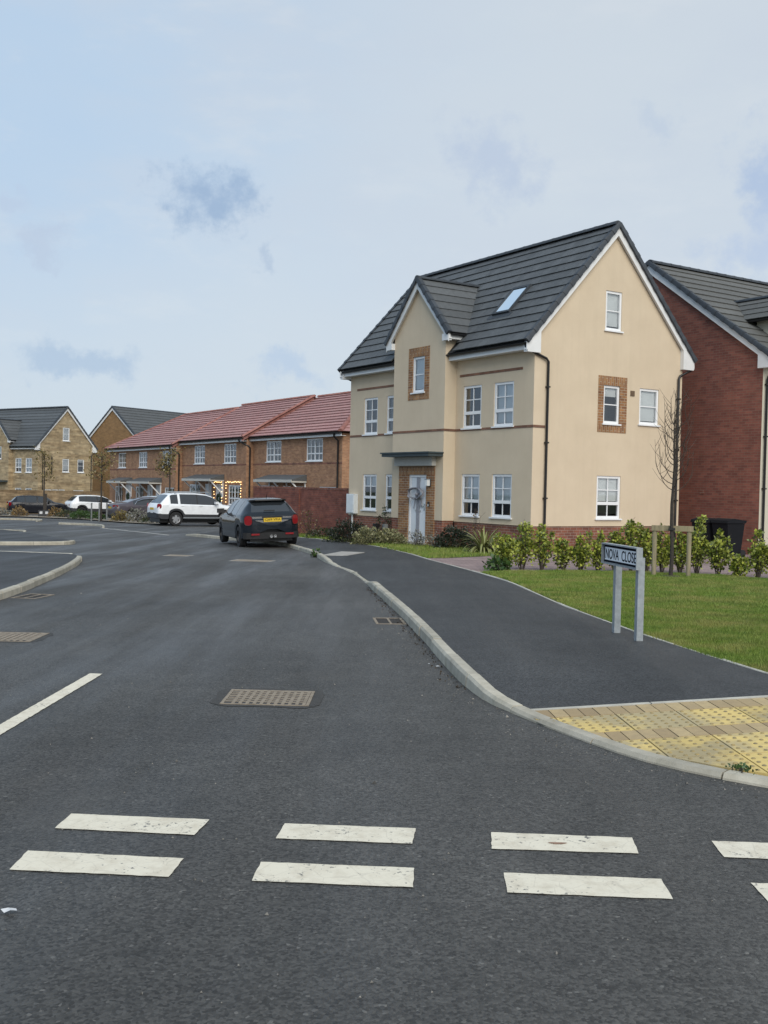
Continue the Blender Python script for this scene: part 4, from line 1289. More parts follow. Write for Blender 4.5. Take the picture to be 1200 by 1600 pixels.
# ---- stone house far left and brown house behind the terrace
stone = house('stone_house', 'buff stone gabled house with slate roof at far left', (-29.3, 88, -1.12), R(-35), 9.54, 5.75, 5.5, 9.05, -.6, 'stone', None, .58, 13, 'courses',
              bay=dict(x0=-6.20, x1=-3.47, d=.42, zr=7.88, pitch=1.09, oh=.30, s0=0, s1=0),
              front=[(-3.11, -2.26, .75, 1.96, 0, dict(blind=.6)), (-1.69, -.83, .75, 1.96, 0, {}), (-3.11, -2.26, 3.29, 4.52, 0, dict(blind=.6)), (-1.69, -.83, 3.29, 4.52, 0, dict(blind=.97)), (-5.2, -4.5, 4.43, 5.52, .42, dict(style='single'))],
              right=[(2.5, 3.2, 6.1, 7.25, 0, dict(style='single', blind=.95)), (2.5, 3.2, 3.4, 4.55, 0, dict(style='single', blind=.9)), (4.1, 4.8, 3.4, 4.55, 0, dict(style='single', blind=.2)),
                     (.7, 1.35, .55, 1.9, 0, dict(style='single')), (1.42, 2.07, .55, 1.9, 0, dict(style='single')), (2.14, 2.79, .55, 1.9, 0, dict(style='single')), (3.7, 4.8, .9, 1.85, 0, dict(style='single'))])
b = MB(); b.box(-5.95, -3.55, -1.0, -.422, 2.45, 2.60); b.build('canopy', m['canopy_lead'], stone)
b = MB(); b.tube([(.06, 1.35, 4.7), (.06, 1.35, 3.2)], .05, 6); b.build('soil_vent', m['black_plastic'], stone)
brown = house('brown_brick_house', 'plain brown brick gable with slate roof behind the stone house', (-25.63 - 3.86, 98 + 2.5, -1.35), R(-123), 11, 9.2, 5.6, 9.95, -.6, 'brick_brown', None, .58, 16, 'courses',
              bay=dict(x0=-6.2, x1=-3.2, d=.42, zr=8.5, pitch=1.0, oh=.3, s0=0, s1=0))


# ---- terrace: three stepped blocks with red interlocking tiles
def terrace(name, label, x0, x1, yf, ze, zr, base, hipL, hipR, ff, gf, doors, canopies, depth=9.0, vergeR=True):
    H = empty(name, (-4.7, 57.8, 0), ROT, label, 'house')
    wm = m['brick_terrace']; oh = .36; yb = yf + depth; ym = yf + depth / 2
    wz = ze - .16
    holes = [(a, b, c, d) for a, b, c, d in ff + gf] + [(a, b, base - .2, d) for a, b, d in doors]
    mb = MB(); wall_strip(mb, x0, x1, base - .6, const(wz + .12), holes, Tfront(yf)); mb.build('wall', wm, H)
    pit = (zr - ze) / (depth / 2 + oh)
    def gab(y): return ze - .1 + pit * (min(y - yf, yb - y) + oh)
    gab.breaks = [ym]
    for x, T, hip in ((x1, Tright(x1), hipR), (x0, Tleft(x0), hipL)):
        mb = MB(); wall_strip(mb, yf, yb, base - .6, const(wz + .12) if hip else gab, [], T); mb.build('wall', wm, H)
    mb = MB(); wall_strip(mb, x0, x1, base - .6, const(wz + .12), [], Tfront(yb)); mb.build('wall', wm, H)
    mb = MB(); mb.box(x0 + .003, x1 - .003, yf - .01, yf + .01, 2.72 + ze - 4.36, 2.80 + ze - 4.36); mb.build('string_course', m['brick_plinth'], H)
    for i, (a, b, c, d) in enumerate(ff): window(H, 'F', a, b, c, d, off=yf, style='pair', blind=.95, curtain=True)
    for a, b, c, d in gf: window(H, 'F', a, b, c, d, off=yf, style='pair', blind=.95, curtain=True)
    for a, b, d in doors:
        q = MB(); q.box(a, a + .08, yf + .02, yf + .1, base, d); q.box(b - .08, b, yf + .02, yf + .1, base, d); q.box(a + .08, b - .08, yf + .02, yf + .1, d - .08, d); q.build('door_frame', m['white_upvc'], H)
        q = MB(); q.box(a + .083, b - .083, yf + .045, yf + .09, base, d - .083); dr = q.build('door', m['door_white'], H)
        q = MB(); q.box((a + b) / 2 - .06, (a + b) / 2 + .06, yf + .035, yf + .044, d - 1.15, d - .45); q.build('door_pane', m['car_glass'], dr)
    for a, b, z in canopies:
        q = MB(); q.prism([(a, yf - .005, z + .34), (a, yf - .95, z + .06), (a, yf - .95, z), (a, yf - .005, z)], (b - a, 0, 0)); cn = q.build('canopy', m['slate_tile'], H)
        q = MB(); q.box(a - .03, b + .03, yf - .99, yf - .955, z - .10, z + .05); q.box(a + .02, a + .06, yf - .95, yf - .01, z - .1, z - .002); q.box(b - .06, b - .02, yf - .95, yf - .01, z - .1, z - .002); q.build('canopy_fascia', m['canopy_grey'], cn)
        n = 3 if b - a > 3.5 else 2
        for i in range(n):
            x = a + .15 + (b - a - .3) * i / (n - 1)
            q = MB(); q.prism([(x - .04, yf - .9, z - .1), (x - .04, yf - .8, z - .1), (x - .04, yf - .02, z - .85), (x - .04, yf - .02, z - .97)], (.08, 0, 0)); q.box(x - .041, x + .041, yf - .06, yf - .004, z - 1.1, z - .1); q.build('canopy_bracket', m['white_paint'], cn)
    # roof
    s, n, L = roof_frame((yf - oh, ze), (ym, zr)); nc = 14; g = L / nc
    ov = .10
    xl = lambda t: x0 - (oh if hipL else ov) + ((depth / 2 + oh) * t if hipL else 0)
    xr = lambda t: x1 + (oh if hipR else ov) - ((depth / 2 + oh) * t if hipR else 0)
    E0 = Vector((0, yf - oh, ze)); E1 = Vector((0, yb + oh, ze))
    rf = MB(); V = lambda x, y, z: Vector((x, y, z))
    rf.add([V(xl(0), yf - oh, ze - .03), V(xr(0), yf - oh, ze - .03), V(xr(1), ym, zr - .03), V(xl(1), ym, zr - .03)], [(0, 1, 2, 3)])
    roof = rf.build('roof', m['roof_felt'], H)
    for c in range(nc):
        t0, t1 = c / nc, min(1, (c + 1.12) / nc)
        p = E0 + s * (c * g); q = E0 + s * (L * t1)
        mb = MB(); slab(mb, p + V(xl(t0), 0, 0), p + V(xr(t0), 0, 0), q + V(xr(t1), 0, 0), q + V(xl(t1), 0, 0), n, .05, .04); mb.build('tile_course', m['red_tile'], roof)
    bk = MB(); s2 = V(0, -s.y, s.z); n2 = V(0, -n.y, n.z)
    for c in range(nc):
        t0, t1 = c / nc, min(1, (c + 1.12) / nc); p = E1 + s2 * (c * g); q = E1 + s2 * (L * t1)
        slab(bk, p + V(xr(t0), 0, 0), p + V(xl(t0), 0, 0), q + V(xl(t1), 0, 0), q + V(xr(t1), 0, 0), n2, .03, .03)
    for hip, X0, sg in ((hipL, x0 - oh, 1), (hipR, x1 + oh, -1)):
        if not hip: continue
        Lx = depth / 2 + oh; sl = math.hypot(Lx, zr - ze); sv = V(sg * Lx / sl, 0, (zr - ze) / sl); nv = V(-sg * sv.z, 0, abs(sv.x))
        for c in range(nc):
            t0, t1 = c / nc, min(1, (c + 1.12) / nc); p = V(X0, 0, ze) + sv * (sl * t0); q = V(X0, 0, ze) + sv * (sl * t1)
            slab(bk, p + V(0, yf - oh + Lx * t0, 0), p + V(0, yb + oh - Lx * t0, 0), q + V(0, yb + oh - Lx * t1, 0), q + V(0, yf - oh + Lx * t1, 0), nv, .03, .03)
        for yy in (yf - oh, yb + oh): ridge_tiles(roof, (X0, yy, ze + .03), (X0 + sg * Lx, ym, zr + .03), m['red_ridge'], r=.13)
    tag(bk.build('back_tiles', m['red_tile'], roof), kind='stuff')
    ridge_tiles(roof, (xl(1), ym, zr + .03), (xr(1), ym, zr + .03), m['red_ridge'], r=.13)
    if not hipR: ridge_tiles(roof, (xr(0), yf - oh, ze + .06), (xr(1), ym, zr + .05), m['red_ridge'], r=.11)
    mb = MB(); mb.box(xl(0) + .05, xr(0) - .05, yf - oh + .09, yf - oh + .115, ze - .22, ze - .03); mb.box(xl(0) + .05, xr(0) - .05, yf - oh + .115, yf + .02, ze - .2, ze - .185); mb.build('fascia', m['white_paint'], H)
    gutter(H, (xl(0), yf - oh + .03, ze - .03), (xr(0), yf - oh + .03, ze - .03), .075)
    if not hipR:
        mb = MB(); a, b_ = V(xr(0) - .02, yf - oh, ze - .02), V(xr(0) - .02, ym, zr - .02)
        mb.prism([a + V(0, 0, -.2), b_ + V(0, 0, -.2), b_, a], (-.025, 0, 0)); mb.build('undercloak', m['red_ridge'], H)
    xp = x1 - .35 if hipR else x1 + .06
    if hipR: pipe(H, [(xp, yf - oh + .03, ze - .1), (xp, yf - oh + .05, ze - .25), (xp, yf - .06, ze - .45), (xp, yf - .06, base)], .05)
    else: pipe(H, [(x1 - .5, yf - oh + .03, ze - .1), (x1 - .4, yf - oh + .05, ze - .2), (x1 + .06, yf + .12, ze - .5), (x1 + .06, yf + .2, ze - .6), (x1 + .06, yf + .2, base)], .05)
    return H


tC = terrace('terraced_house', 'near terrace block behind the red brick garden wall with red tiled roof', -6.0, 4.57, 0, 4.36, 7.1, -.75, False, True,
             [(-4.26, -2.34, 2.88, 4.10), (.69, 2.51, 2.88, 4.10)], [(-4.94, -3.1, .3, 1.5), (2.2, 4.0, .3, 1.5)], [(-2.1, -1.1, 1.5), (-.6, .4, 1.5)], [(-3.86, .8, 1.80)])
tB = terrace('terraced_house', 'middle terrace block whose door and window are outlined with fairy lights', -16.2, -6.0, -.45, 4.34, 7.1, -.90, False, False,
             [(-14.08, -12.32, 2.83, 4.04), (-9.29, -7.48, 2.83, 4.04)], [(-14.83, -13.0, .25, 1.48), (-8.52, -6.75, .25, 1.48)], [(-12.2, -11.15, 1.53), (-10.47, -9.47, 1.53)], [(-13.75, -9.17, 1.80)])
tA = terrace('terraced_house', 'far left terrace block with three upper windows behind the parked cars', -30.2, -16.2, -.9, 4.10, 6.86, -1.1, True, False,
             [(-28.19, -26.4, 2.62, 3.77), (-23.56, -21.8, 2.62, 3.77), (-18.76, -17.02, 2.62, 3.77)], [(-28.84, -27.02, -.55, 1.2), (-24.13, -22.48, -.1, 1.22), (-18.2, -16.5, .0, 1.22)],
             [(-26.43, -25.3, 1.36), (-21.7, -20.6, 1.36), (-20.0, -18.98, 1.36)], [(-28.0, -24.9, 1.55), (-23.34, -18.78, 1.55)])
q = MB(); q.prism([(-30.2, 1.0, 1.75), (-31.6, 1.0, 1.35), (-31.6, 1.0, 1.2), (-30.2, 1.0, 1.2)], (0, 2.4, 0)); q.build('side_porch', m['slate_tile'], tA)
q = MB(); q.box(-31.65, -31.6, .95, 3.45, 1.12, 1.30); q.build('porch_fascia', m['black_plastic'], tA)


def terrace_pt(x, y, z):
    c, s_ = math.cos(ROT), math.sin(ROT); return (-4.7 + c * x - s_ * y, 57.8 + s_ * x + c * y, z)


# fairy lights and wreaths on the terrace
def fairy(pts, label):
    o = empty('fairy_lights', terrace_pt(0, 0, 0), ROT, label, 'fairy lights', 'fairy lights on the middle terrace block')
    b = MB(); b.tube(pts, .006, 4); b.build('cable', m['black_plastic'], o)
    L = [Vector(p) for p in pts]
    for p, q in zip(L[:-1], L[1:]):
        n = max(1, round((q - p).length / .2))
        for i in range(n):
            v = p + (q - p) * (i + random.uniform(-.1, .1)) / n + Vector((random.uniform(-.03, .03), -.02, random.uniform(-.03, .03)))
            b = MB(); b.lathe([(.0, -.033), (.026, -.016), (.03, .008), (.0, .033)], 6, 'z'); b.build('bulb', m['fairy_bulb'], o, loc=v)


fairy([(-10.56, -.50, -.3), (-10.6, -.50, 1.66), (-9.38, -.50, 1.66), (-9.36, -.5, .3)], 'warm fairy lights round the wreathed terrace door')
fairy([(-8.7, -.50, .0), (-8.72, -.50, 1.66), (-6.58, -.50, 1.70), (-6.6, -.5, .2)], 'warm fairy lights round the ground floor window beside the wreathed door')


def wreath(x, y, z, r, label, drop=.5):
    o = empty('wreath', terrace_pt(x, y, z), ROT, label, 'wreath')
    b = MB(); pts = [(r * math.cos(a), -.04, r * math.sin(a)) for a in np.linspace(0, 6.2832, 13)]
    b.tube(pts, r * .38, 6, cap=False); b.build('ring', m['wreath'], o)
    b = MB(); b.prism([(-.12, -.04, -r), (.12, -.04, -r), (.05, -.04, -r - drop), (-.05, -.04, -r - drop)], (0, -.04, 0)); b.build('tail', m['wreath'], o)


wreath(-9.97, -.40, .62, .24, 'dark green wreath on the terrace door with fairy lights')
wreath(-25.87, -.85, .45, .22, 'dark wreath on the leftmost terrace door', .1)

# garden walls
def wall(name, label, p0, p1, h, t, mt, cope, base_off=0., piers=()):
    p0, p1 = np.array(p0), np.array(p1); L = np.linalg.norm(p1 - p0); a = math.atan2(*(p1 - p0)[::-1])
    z = zg((p0[1] + p1[1]) / 2) + base_off
    o = empty(name, (p0[0], p0[1], z), a, label, 'wall')
    b = MB(); b.box(0, L, -t / 2, t / 2, -.8, h - .07); b.build('brickwork', m[mt], o)
    b = MB(); b.box(-.01, L + .01, -t / 2 - .012, t / 2 + .012, h - .07, h); b.build('coping', m[cope], o)
    for s_ in piers:
        b = MB(); b.box(s_ - .17, s_ + .17, -t / 2 - .05, t / 2 + .05, -.8, h - .0705); b.build('pier', m[mt], o)
    return o


wall('garden_wall', 'red brick garden wall between cream house and terrace', (-1.05, 36.7), (-5.35, 43.35), 1.87, .22, 'brick_wall', 'brick_plinth', .05, (4.0,))
wall('garden_wall', 'brown stone boundary wall behind the far parked cars', (-42, 79), (-22.5, 83.5), 1.85, .3, 'stone_wall', 'stone_wall', 0)

# ------------------------------------------------------------------ street sign
def street_sign():
    p0, p1 = np.array((2.30, 10.40)), np.array((2.385, 9.83))        # far and near post
    d = (p1 - p0) / np.linalg.norm(p1 - p0); a = math.atan2(d[1], d[0])   # local x runs from far post to near post
    o = empty('street_sign', (p0[0], p0[1], zg(10.1) + .10), a, 'low street nameplate reading NOVA CLOSE on two grey posts beside the lawn', 'street sign')
    for x in (0, .575):
        b = MB(); b.box(x - .032, x + .032, .02, .084, -.3, .80); b.build('post', m['galvanised'], o)
    x0, x1, z0, z1 = -.21, .69, .705, .885
    b = MB(); b.box(x0, x1, -.012, .018, z0, z1); pl = b.build('back_board', m['galvanised'], o)
    b = MB(); e = .042
    b.box(x0 - .012, x1 + .012, -e, .02, z1 + .0005, z1 + .014); b.box(x0 - .012, x1 + .012, -e, .02, z0 - .014, z0 - .0005); b.box(x0 - .012, x0 - .0005, -e, .02, z0 - .0004, z1 + .0004); b.box(x1 + .0005, x1 + .012, -e, .02, z0 - .0004, z1 + .0004)
    b.build('frame', m['galvanised'], o)
    b = MB(); b.box(x0 + .004, x1 - .004, -.015, -.0121, z0 + .004, z1 - .004); b.build('black_border', m['sign_black'], o)
    b = MB(); b.box(x0 + .03, x1 - .03, -.018, -.0151, z0 + .026, z1 - .026); f = b.build('face', m['sign_white'], o)
    text('NOVA  CLOSE', .142, .80, m['sign_black'], f, ((x0 + x1) / 2, -.0195, (z0 + z1) / 2), (R(90), 0, 0), 'lettering')
    return o


def text(body, size, width, mt, parent, loc, rot, name='lettering'):
    c = bpy.data.curves.new(name, 'FONT'); c.body = body; c.size = size; c.align_x = 'CENTER'; c.align_y = 'CENTER'; c.extrude = .0006; c.offset = size * .006
    t = bpy.data.objects.new(name, c); COL.objects.link(t)
    bpy.context.view_layer.update()
    me = bpy.data.meshes.new_from_object(t.evaluated_get(bpy.context.evaluated_depsgraph_get()))
    bpy.data.objects.remove(t)
    me.materials.clear(); me.materials.append(mt)
    xs = [v.co.x for v in me.vertices]; ys = [v.co.y for v in me.vertices]
    o = bpy.data.objects.new(name, me); link(o, parent)
    f = width / (max(xs) - min(xs)); oy = (max(ys) + min(ys)) / 2
    for v in me.vertices: v.co.x *= f; v.co.y -= oy
    o.location = loc; o.rotation_euler = rot
    return o


street_sign()

# ------------------------------------------------------------------ cars


def car(name, label, loc, heading, P, tilt=0., lean=0.):
    """heading: degrees clockwise from +Y. Local x forward from the rear bumper (0) to the nose (L), shifted so the middle is at 0."""
    L, Wd = P['L'], P['W'] / 2
    o = empty(name, loc, R(90 - heading), label, 'car', P.get('group'))
    o.rotation_euler = (R(tilt), R(lean), R(90 - heading))
    paint_ = m[P['paint']]
    xs = sorted({0., .03, .08, .14, .2, L - .03, L - .08, L - .15, *np.arange(.25, L - .2, .06).round(3), *[w + d for w in P['axles'] for d in np.linspace(-P['arch'], P['arch'], 15)], *[x for x, _ in P['top']]})
    xs = [x for i, x in enumerate(xs) if i == 0 or x - xs[i - 1] > .012]
    itp = lambda tab, x: float(np.interp(x, [q[0] for q in tab], [q[1] for q in tab]))
    r = P['wheel']
    rings = []
    for x in xs:
        zt = itp(P['top'], x); zbelt = min(itp(P['belt'], x), zt - .015); wr = itp(P['roofw'], x) * Wd; wb = itp(P['width'], x) * Wd
        zs = itp(P['sill'], x)
        for a in P['axles']:
            dx = abs(x - a)
            if dx < P['arch']: zs = max(zs, r + math.sqrt(P['arch'] ** 2 - dx ** 2))
        zs = min(zs, zbelt - .08)
        h = zbelt - zs; cab = max(0., zt - zbelt)
        wr = min(wr, wb * .97)
        rings.append([(wb * .90, zs - .01), (wb * .985, zs + .02), (wb, zs + h * .35), (wb, zs + h * .62), (wb * .985, zbelt - .05), (wb * .945, zbelt),
                      (wb * .945 + (wr - wb * .945) * .5, zbelt + cab * .50), (wr, zbelt + cab * .86), (wr * .90, zbelt + cab * .955), (wr * .5, zt - cab * .005), (0, zt)])
    def dome(rg, f):
        zc = .5 * (rg[0][1] + rg[-1][1]); return [(a * f, zc + (z - zc) * f) for a, z in rg]
    bulge = P.get('bulge', .045)
    rings = [dome(rings[0], f) for f in (.25, .62, .82, .94)] + rings + [dome(rings[-1], .85), dome(rings[-1], .6)]
    xs = [-bulge, -bulge * .9, -bulge * .68, -bulge * .36] + xs + [L + .03, L + .045]
    n = len(rings[0])
    full = [[(-L / 2 + x, -a, z) for a, z in rg] + [(-L / 2 + x, a, z) for a, z in rg[-2::-1]] for x, rg in zip(xs, rings)]
    N = 2 * n - 1
    body = MB(); body.v = [p for rg in full for p in rg]
    groups = {}
    def cls(x, j):
        jj = j if j < n - 1 else N - 2 - j      # mirrored segment index
        if jj in (5, 6):
            for gi, (a, b) in enumerate(P['side']):
                if a < x < b: return ('side_window', gi, j < n - 1)
            for a, b in P.get('pillar', ()):
                if a <= x <= b: return ('pillar', a, j < n - 1)
        if jj >= 7:
            if P['screen'][0] < x < P['screen'][1] and jj >= 8: return ('windscreen', 0, 0)
            if P['rear'][0] < x < P['rear'][1] and jj >= 8: return ('rear_window', 0, 0)
        if P.get('clad') and jj <= 0: return ('cladding', 0, 0)
        if P.get('clad') and jj == 1 : return ('cladding', 0, 0)
        return None
    for i in range(len(xs) - 1):
        xm = (xs[i] + xs[i + 1]) / 2
        for j in range(N - 1):
            f = (i * N + j, i * N + j + 1, (i + 1) * N + j + 1, (i + 1) * N + j)[::-1]
            g = cls(xm, j)
            if g: groups.setdefault(g, []).append(f)
            else: body.f.append(f); body.m.append(0)
    body.f.append(tuple(range(N))); body.m.append(0)
    body.f.append(tuple(range((len(xs) - 1) * N, len(xs) * N))[::-1]); body.m.append(0)
    body.build('body', paint_, o, smooth=32)
    for (nm, gi, sd_), fs in groups.items():
        idx = sorted({i for f in fs for i in f}); mp = {v: q for q, v in enumerate(idx)}
        b = MB(); b.v = [body.v[i] for i in idx]; b.f = [tuple(mp[i] for i in f) for f in fs]; b.m = [0] * len(fs)
        b.build(nm, m['cladding'] if nm == 'cladding' else m['black_plastic'] if nm == 'pillar' else m['car_glass'], o, smooth=32)
    # dark underbody
    b = MB(); b.box(-L / 2 + .12, L / 2 - .12, -Wd + .24, Wd - .24, .17, P['belt'][0][1] - .25); b.build('underbody', m['black_plastic'], o)
    # wheels
    wt = MB(); w = P.get('tyre_w', .21)
    wt.lathe([(r * .62, -w / 2), (r * .94, -w / 2), (r, -w * .36), (r, w * .36), (r * .94, w / 2), (r * .62, w / 2)], 28); tme = wt.mesh('wheel', m['tyre'], 35)
    rm = MB(); rr = r * .66
    rm.lathe([(rr, -w * .40), (rr * .98, -w * .30), (rr * .86, -w * .26)], 28)
    ns = P.get('spokes', 5)
    for i in range(ns):
        a = 2 * math.pi * i / ns + .3
        c_, s_ = math.cos(a), math.sin(a); pw = P.get('spoke_w', .20) * rr
        q = [(c_ * rr * .12 - s_ * pw, -w * .33, s_ * rr * .12 + c_ * pw), (c_ * rr * .12 + s_ * pw, -w * .33, s_ * rr * .12 - c_ * pw),
             (c_ * rr * .93 + s_ * pw * .9, -w * .30, s_ * rr * .93 - c_ * pw * .9), (c_ * rr * .93 - s_ * pw * .9, -w * .30, s_ * rr * .93 + c_ * pw * .9)]
        rm.prism(q, (0, .03, 0))
    rm.lathe([(0.001, -w * .36), (rr * .2, -w * .35), (rr * .22, -w * .2)], 14)
    rme = rm.mesh('rim', m[P.get('rim', 'rim_silver')], 35)
    dm = MB(); dm.lathe([(.001, -w * .12), (rr * 1.0, -w * .12)], 20); dme = dm.mesh('brake_disc', m['black_plastic'])
    for a in P['axles']:
        for sg in (-1, 1):
            wo = inst('wheel', tme, o, (-L / 2 + a, sg * (Wd - w / 2 - .02), r), (0, 0, 0 if sg < 0 else math.pi))
            inst('rim', rme, wo); inst('brake_disc', dme, wo)
    # lights, plates, mirrors, handles, bumper detail
    zl = P['lamp_z']
    for sg in (-1, 1):
        b = MB(); y0, y1 = P['lamp_y']; lw, lh = (y1 - y0) * Wd / 2, P['lamp_h'] / 2
        cy = (y0 + y1) / 2 * Wd
        pts = []
        for i in range(16):
            t = 2 * math.pi * i / 16; cc, ss = math.cos(t), math.sin(t); e_ = P.get('lamp_round', .5)
            pts.append((0, math.copysign(abs(cc) ** e_, cc) * lw, math.copysign(abs(ss) ** e_, ss) * lh))
        b.prism(pts, (-.04, 0, 0))
        lamp = b.build('tail_light', m['tail_red'], o, loc=(-L / 2 + P.get('lamp_x', .02) - .012, sg * cy, zl), rot=(0, 0, sg * R(P.get('lamp_rot', -14))))
        if P.get('lamp_rim'):
            b = MB(); b.tube([(-.035, p[1] * 1.06, p[2] * 1.06) for p in pts] + [(-.035, pts[0][1] * 1.06, pts[0][2] * 1.06)], .010, 5, cap=False); b.build('bezel', m['black_plastic'], lamp)
        b = MB(); b.lathe([(.001, 0), (.11, .0), (.12, -.05)], 16); b.build('headlight', m['chrome'], o, loc=(L / 2 - .12, sg * Wd * .70, zl - .12), rot=(0, 0, R(-90)))
        xm_ = P['mirror']
        b = MB(); b.box(-.07, .07, 0, .20, -.06, .07); b.box(-.03, .03, -.08, .0, -.05, -.015)
        b.build('mirror', m[P.get('mirror_mat', P['paint'])], o, loc=(-L / 2 + xm_, (Wd + .01) if sg > 0 else -(Wd + .01), P['belt'][2][1] + .06), rot=(0, 0, 0 if sg > 0 else math.pi))
        for hx in P.get('handles', ()):
            b = MB(); b.box(-.09, .09, -.015, .015, -.014, .014); b.build('handle', m['chrome' if P.get('chrome') else P['paint']], o, loc=(-L / 2 + hx, sg * (Wd * .995), P['belt'][2][1] - .10))
    pz = P['plate_z']
    b = MB(); b.box(-.012, 0, -.26, .26, -.056, .056); pl = b.build('number_plate', m['plate_yellow'], o, loc=(-L / 2 - P.get('bulge', .045) - .004, 0, pz))
    if P.get('plate'):
        text(P['plate'], .085, .46, m['sign_black'], pl, (-.0135, 0, 0), (R(90), 0, R(-90)), 'lettering')
    b = MB(); z0_ = P['bump_z'][0]; b.prism([(.16, -Wd * .95, z0_), (.05, -Wd * .86, z0_), (-.01, -Wd * .66, z0_), (-.022, -Wd * .3, z0_), (-.022, Wd * .3, z0_), (-.01, Wd * .66, z0_), (.05, Wd * .86, z0_), (.16, Wd * .95, z0_)][::-1], (0, 0, P['bump_z'][1] - z0_)); b.build('rear_bumper', m[P.get('bump_mat', 'cladding')], o, loc=(-L / 2 - .03, 0, 0))
    return o


MINI = dict(L=3.98, W=1.73, paint='paint_grey', axles=(.68, 3.25), arch=.345, wheel=.305, rim='rim_dark', spokes=6, tyre_w=.2,
            bulge=.085, top=[(0, .84), (.03, .91), (.10, .985), (.22, 1.10), (.42, 1.30), (.56, 1.365), (.85, 1.40), (1.5, 1.415), (2.1, 1.39), (2.45, 1.33), (2.75, 1.13), (2.95, .99), (3.1, .955), (3.5, .90), (3.8, .80), (3.95, .62), (3.98, .5)],
            belt=[(0, .84), (.1, .95), (.6, .955), (1.5, .94), (2.8, .93), (3.1, .90), (3.6, .83), (3.98, .5)],
            roofw=[(0, .78), (.3, .68), (.6, .62), (2.2, .63), (2.7, .76), (3.98, .6)],
            width=[(0, .76), (.03, .835), (.08, .89), (.16, .94), (.32, .985), (.7, 1.0), (3.2, 1.0), (3.6, .95), (3.85, .82), (3.98, .66)],
            sill=[(0, .36), (.1, .27), (.4, .24), (3.6, .22), (3.98, .3)],
            pillar=[(.96, 1.06), (1.76, 1.88)], side=[(.50, .98), (1.04, 1.78), (1.86, 2.78)], screen=(2.30, 2.92), rear=(.14, .47), lamp_y=(.64, .91), lamp_h=.27, lamp_z=.79, lamp_round=.7, lamp_x=.045, lamp_rot=-32, lamp_rim=True, mirror=2.55, mirror_mat='black_plastic',
            handles=(1.15, 1.95), chrome=True, plate_z=.80, plate='CJ69 VRA', bump_z=(.26, .44), bump_mat='tyre')
mini = car('hatchback_car', 'dark grey hatchback half up on the kerb with yellow rear plate', (-3.86, 31.75, zg(31.7) + .045), -20, MINI, tilt=0, lean=0)
mini.rotation_euler = (R(-2.6), 0, R(110))


def mini_extras():
    o = mini; L = 3.98
    b = MB(); b.prism([(-.01, -.40, -.02), (.08, -.53, -.02), (.32, -.53, -.02), (.32, .53, -.02), (.08, .53, -.02), (-.01, .40, -.02)], (0, 0, .04)); b.build('spoiler', m['black_plastic'], o, loc=(-L / 2 + .33, 0, 1.36), rot=(0, R(7), 0))
    b = MB(); b.box(-.006, .03, -.42, .42, .60, .62); b.build('boot_trim', m['black_plastic'], o, loc=(-L / 2 - .07, 0, 0))
    b = MB(); b.box(-.012, .01, -.30, .30, -.024, .024); b.build('plate_trim', m['black_plastic'], o, loc=(-L / 2 - .08, 0, .875))
    for y in (-.055, .055):
        b = MB(); b.lathe([(.030, -.07), (.045, -.07), (.045, .1)], 14); b.lathe([(.001, -.02), (.04, -.02)], 14); b.build('exhaust', m['chrome'], o, loc=(-L / 2 - .075, y, .33), rot=(0, 0, R(-90)))
    for y in (-.5, .5):
        b = MB(); b.box(-.03, 0, -.12, .12, -.025, .025); b.build('reflector', m['tail_red'], o, loc=(-L / 2 - .035, y, .39))
    b = MB(); b.tube([(0, 0, 0), (-.13, 0, .16)], [.012, .004], 5); b.build('aerial', m['black_plastic'], o, loc=(-L / 2 + .62, 0, 1.40))
    b = MB(); b.box(-.01, .01, -.02, .30, -.012, .012); b.build('rear_wiper', m['black_plastic'], o, loc=(-L / 2 + .12, -.1, 1.06))
    b = MB(); b.add([(-.55, -.62, 0), (.75, -.62, .03), (.75, .62, .03), (-.55, .62, 0)], [(0, 1, 2, 3)])


mini_extras()
SUV = dict(L=4.58, W=1.85, paint='paint_white', axles=(.92, 3.62), arch=.415, wheel=.36, spokes=5, spoke_w=.30,
           top=[(0, .98), (.03, 1.04), (.12, 1.12), (.3, 1.32), (.55, 1.58), (.75, 1.66), (1.2, 1.70), (2.0, 1.705), (2.6, 1.65), (2.95, 1.53), (3.4, 1.20), (3.55, 1.12), (4.0, 1.06), (4.35, .94), (4.52, .75), (4.58, .6)],
           belt=[(0, .96), (.1, 1.10), (.7, 1.13), (1.8, 1.10), (3.3, 1.07), (3.6, 1.02), (4.2, .92), (4.58, .6)],
           roofw=[(0, .84), (.5, .78), (.8, .72), (2.6, .72), (3.3, .80), (4.58, .6)], width=[(0, .86), (.04, .92), (.15, .965), (.5, 1.), (3.9, 1.), (4.3, .93), (4.5, .8), (4.58, .66)],
           sill=[(0, .44), (.15, .34), (.6, .33), (4.1, .33), (4.58, .4)], pillar=[(2.0, 2.15)], side=[(.62, 1.05), (1.13, 2.05), (2.12, 3.25)], screen=(2.72, 3.40), rear=(.16, .56), lamp_y=(.72, 1.0), lamp_h=.26, lamp_z=1.0, lamp_round=.8, lamp_x=.08, lamp_rot=-38, mirror=3.05,
           handles=(1.25, 2.25), plate_z=.86, plate='', bump_z=(.40, .64), clad=True)
suv_p = (-10.48, 52.86); hd = math.degrees(math.pi / 2 - TH)
def from_wheel(px, py, P, side=-1):
    """car centre so that the rear wheel on its right touches (px,py)"""
    h = R(hd); f = np.array([math.sin(h), math.cos(h)]); rgt = np.array([f[1], -f[0]])
    c = np.array([px, py]) + f * (P['L'] / 2 - P['axles'][0]) - rgt * (P['W'] / 2 - .1)
    return (float(c[0]), float(c[1]), zg(py))


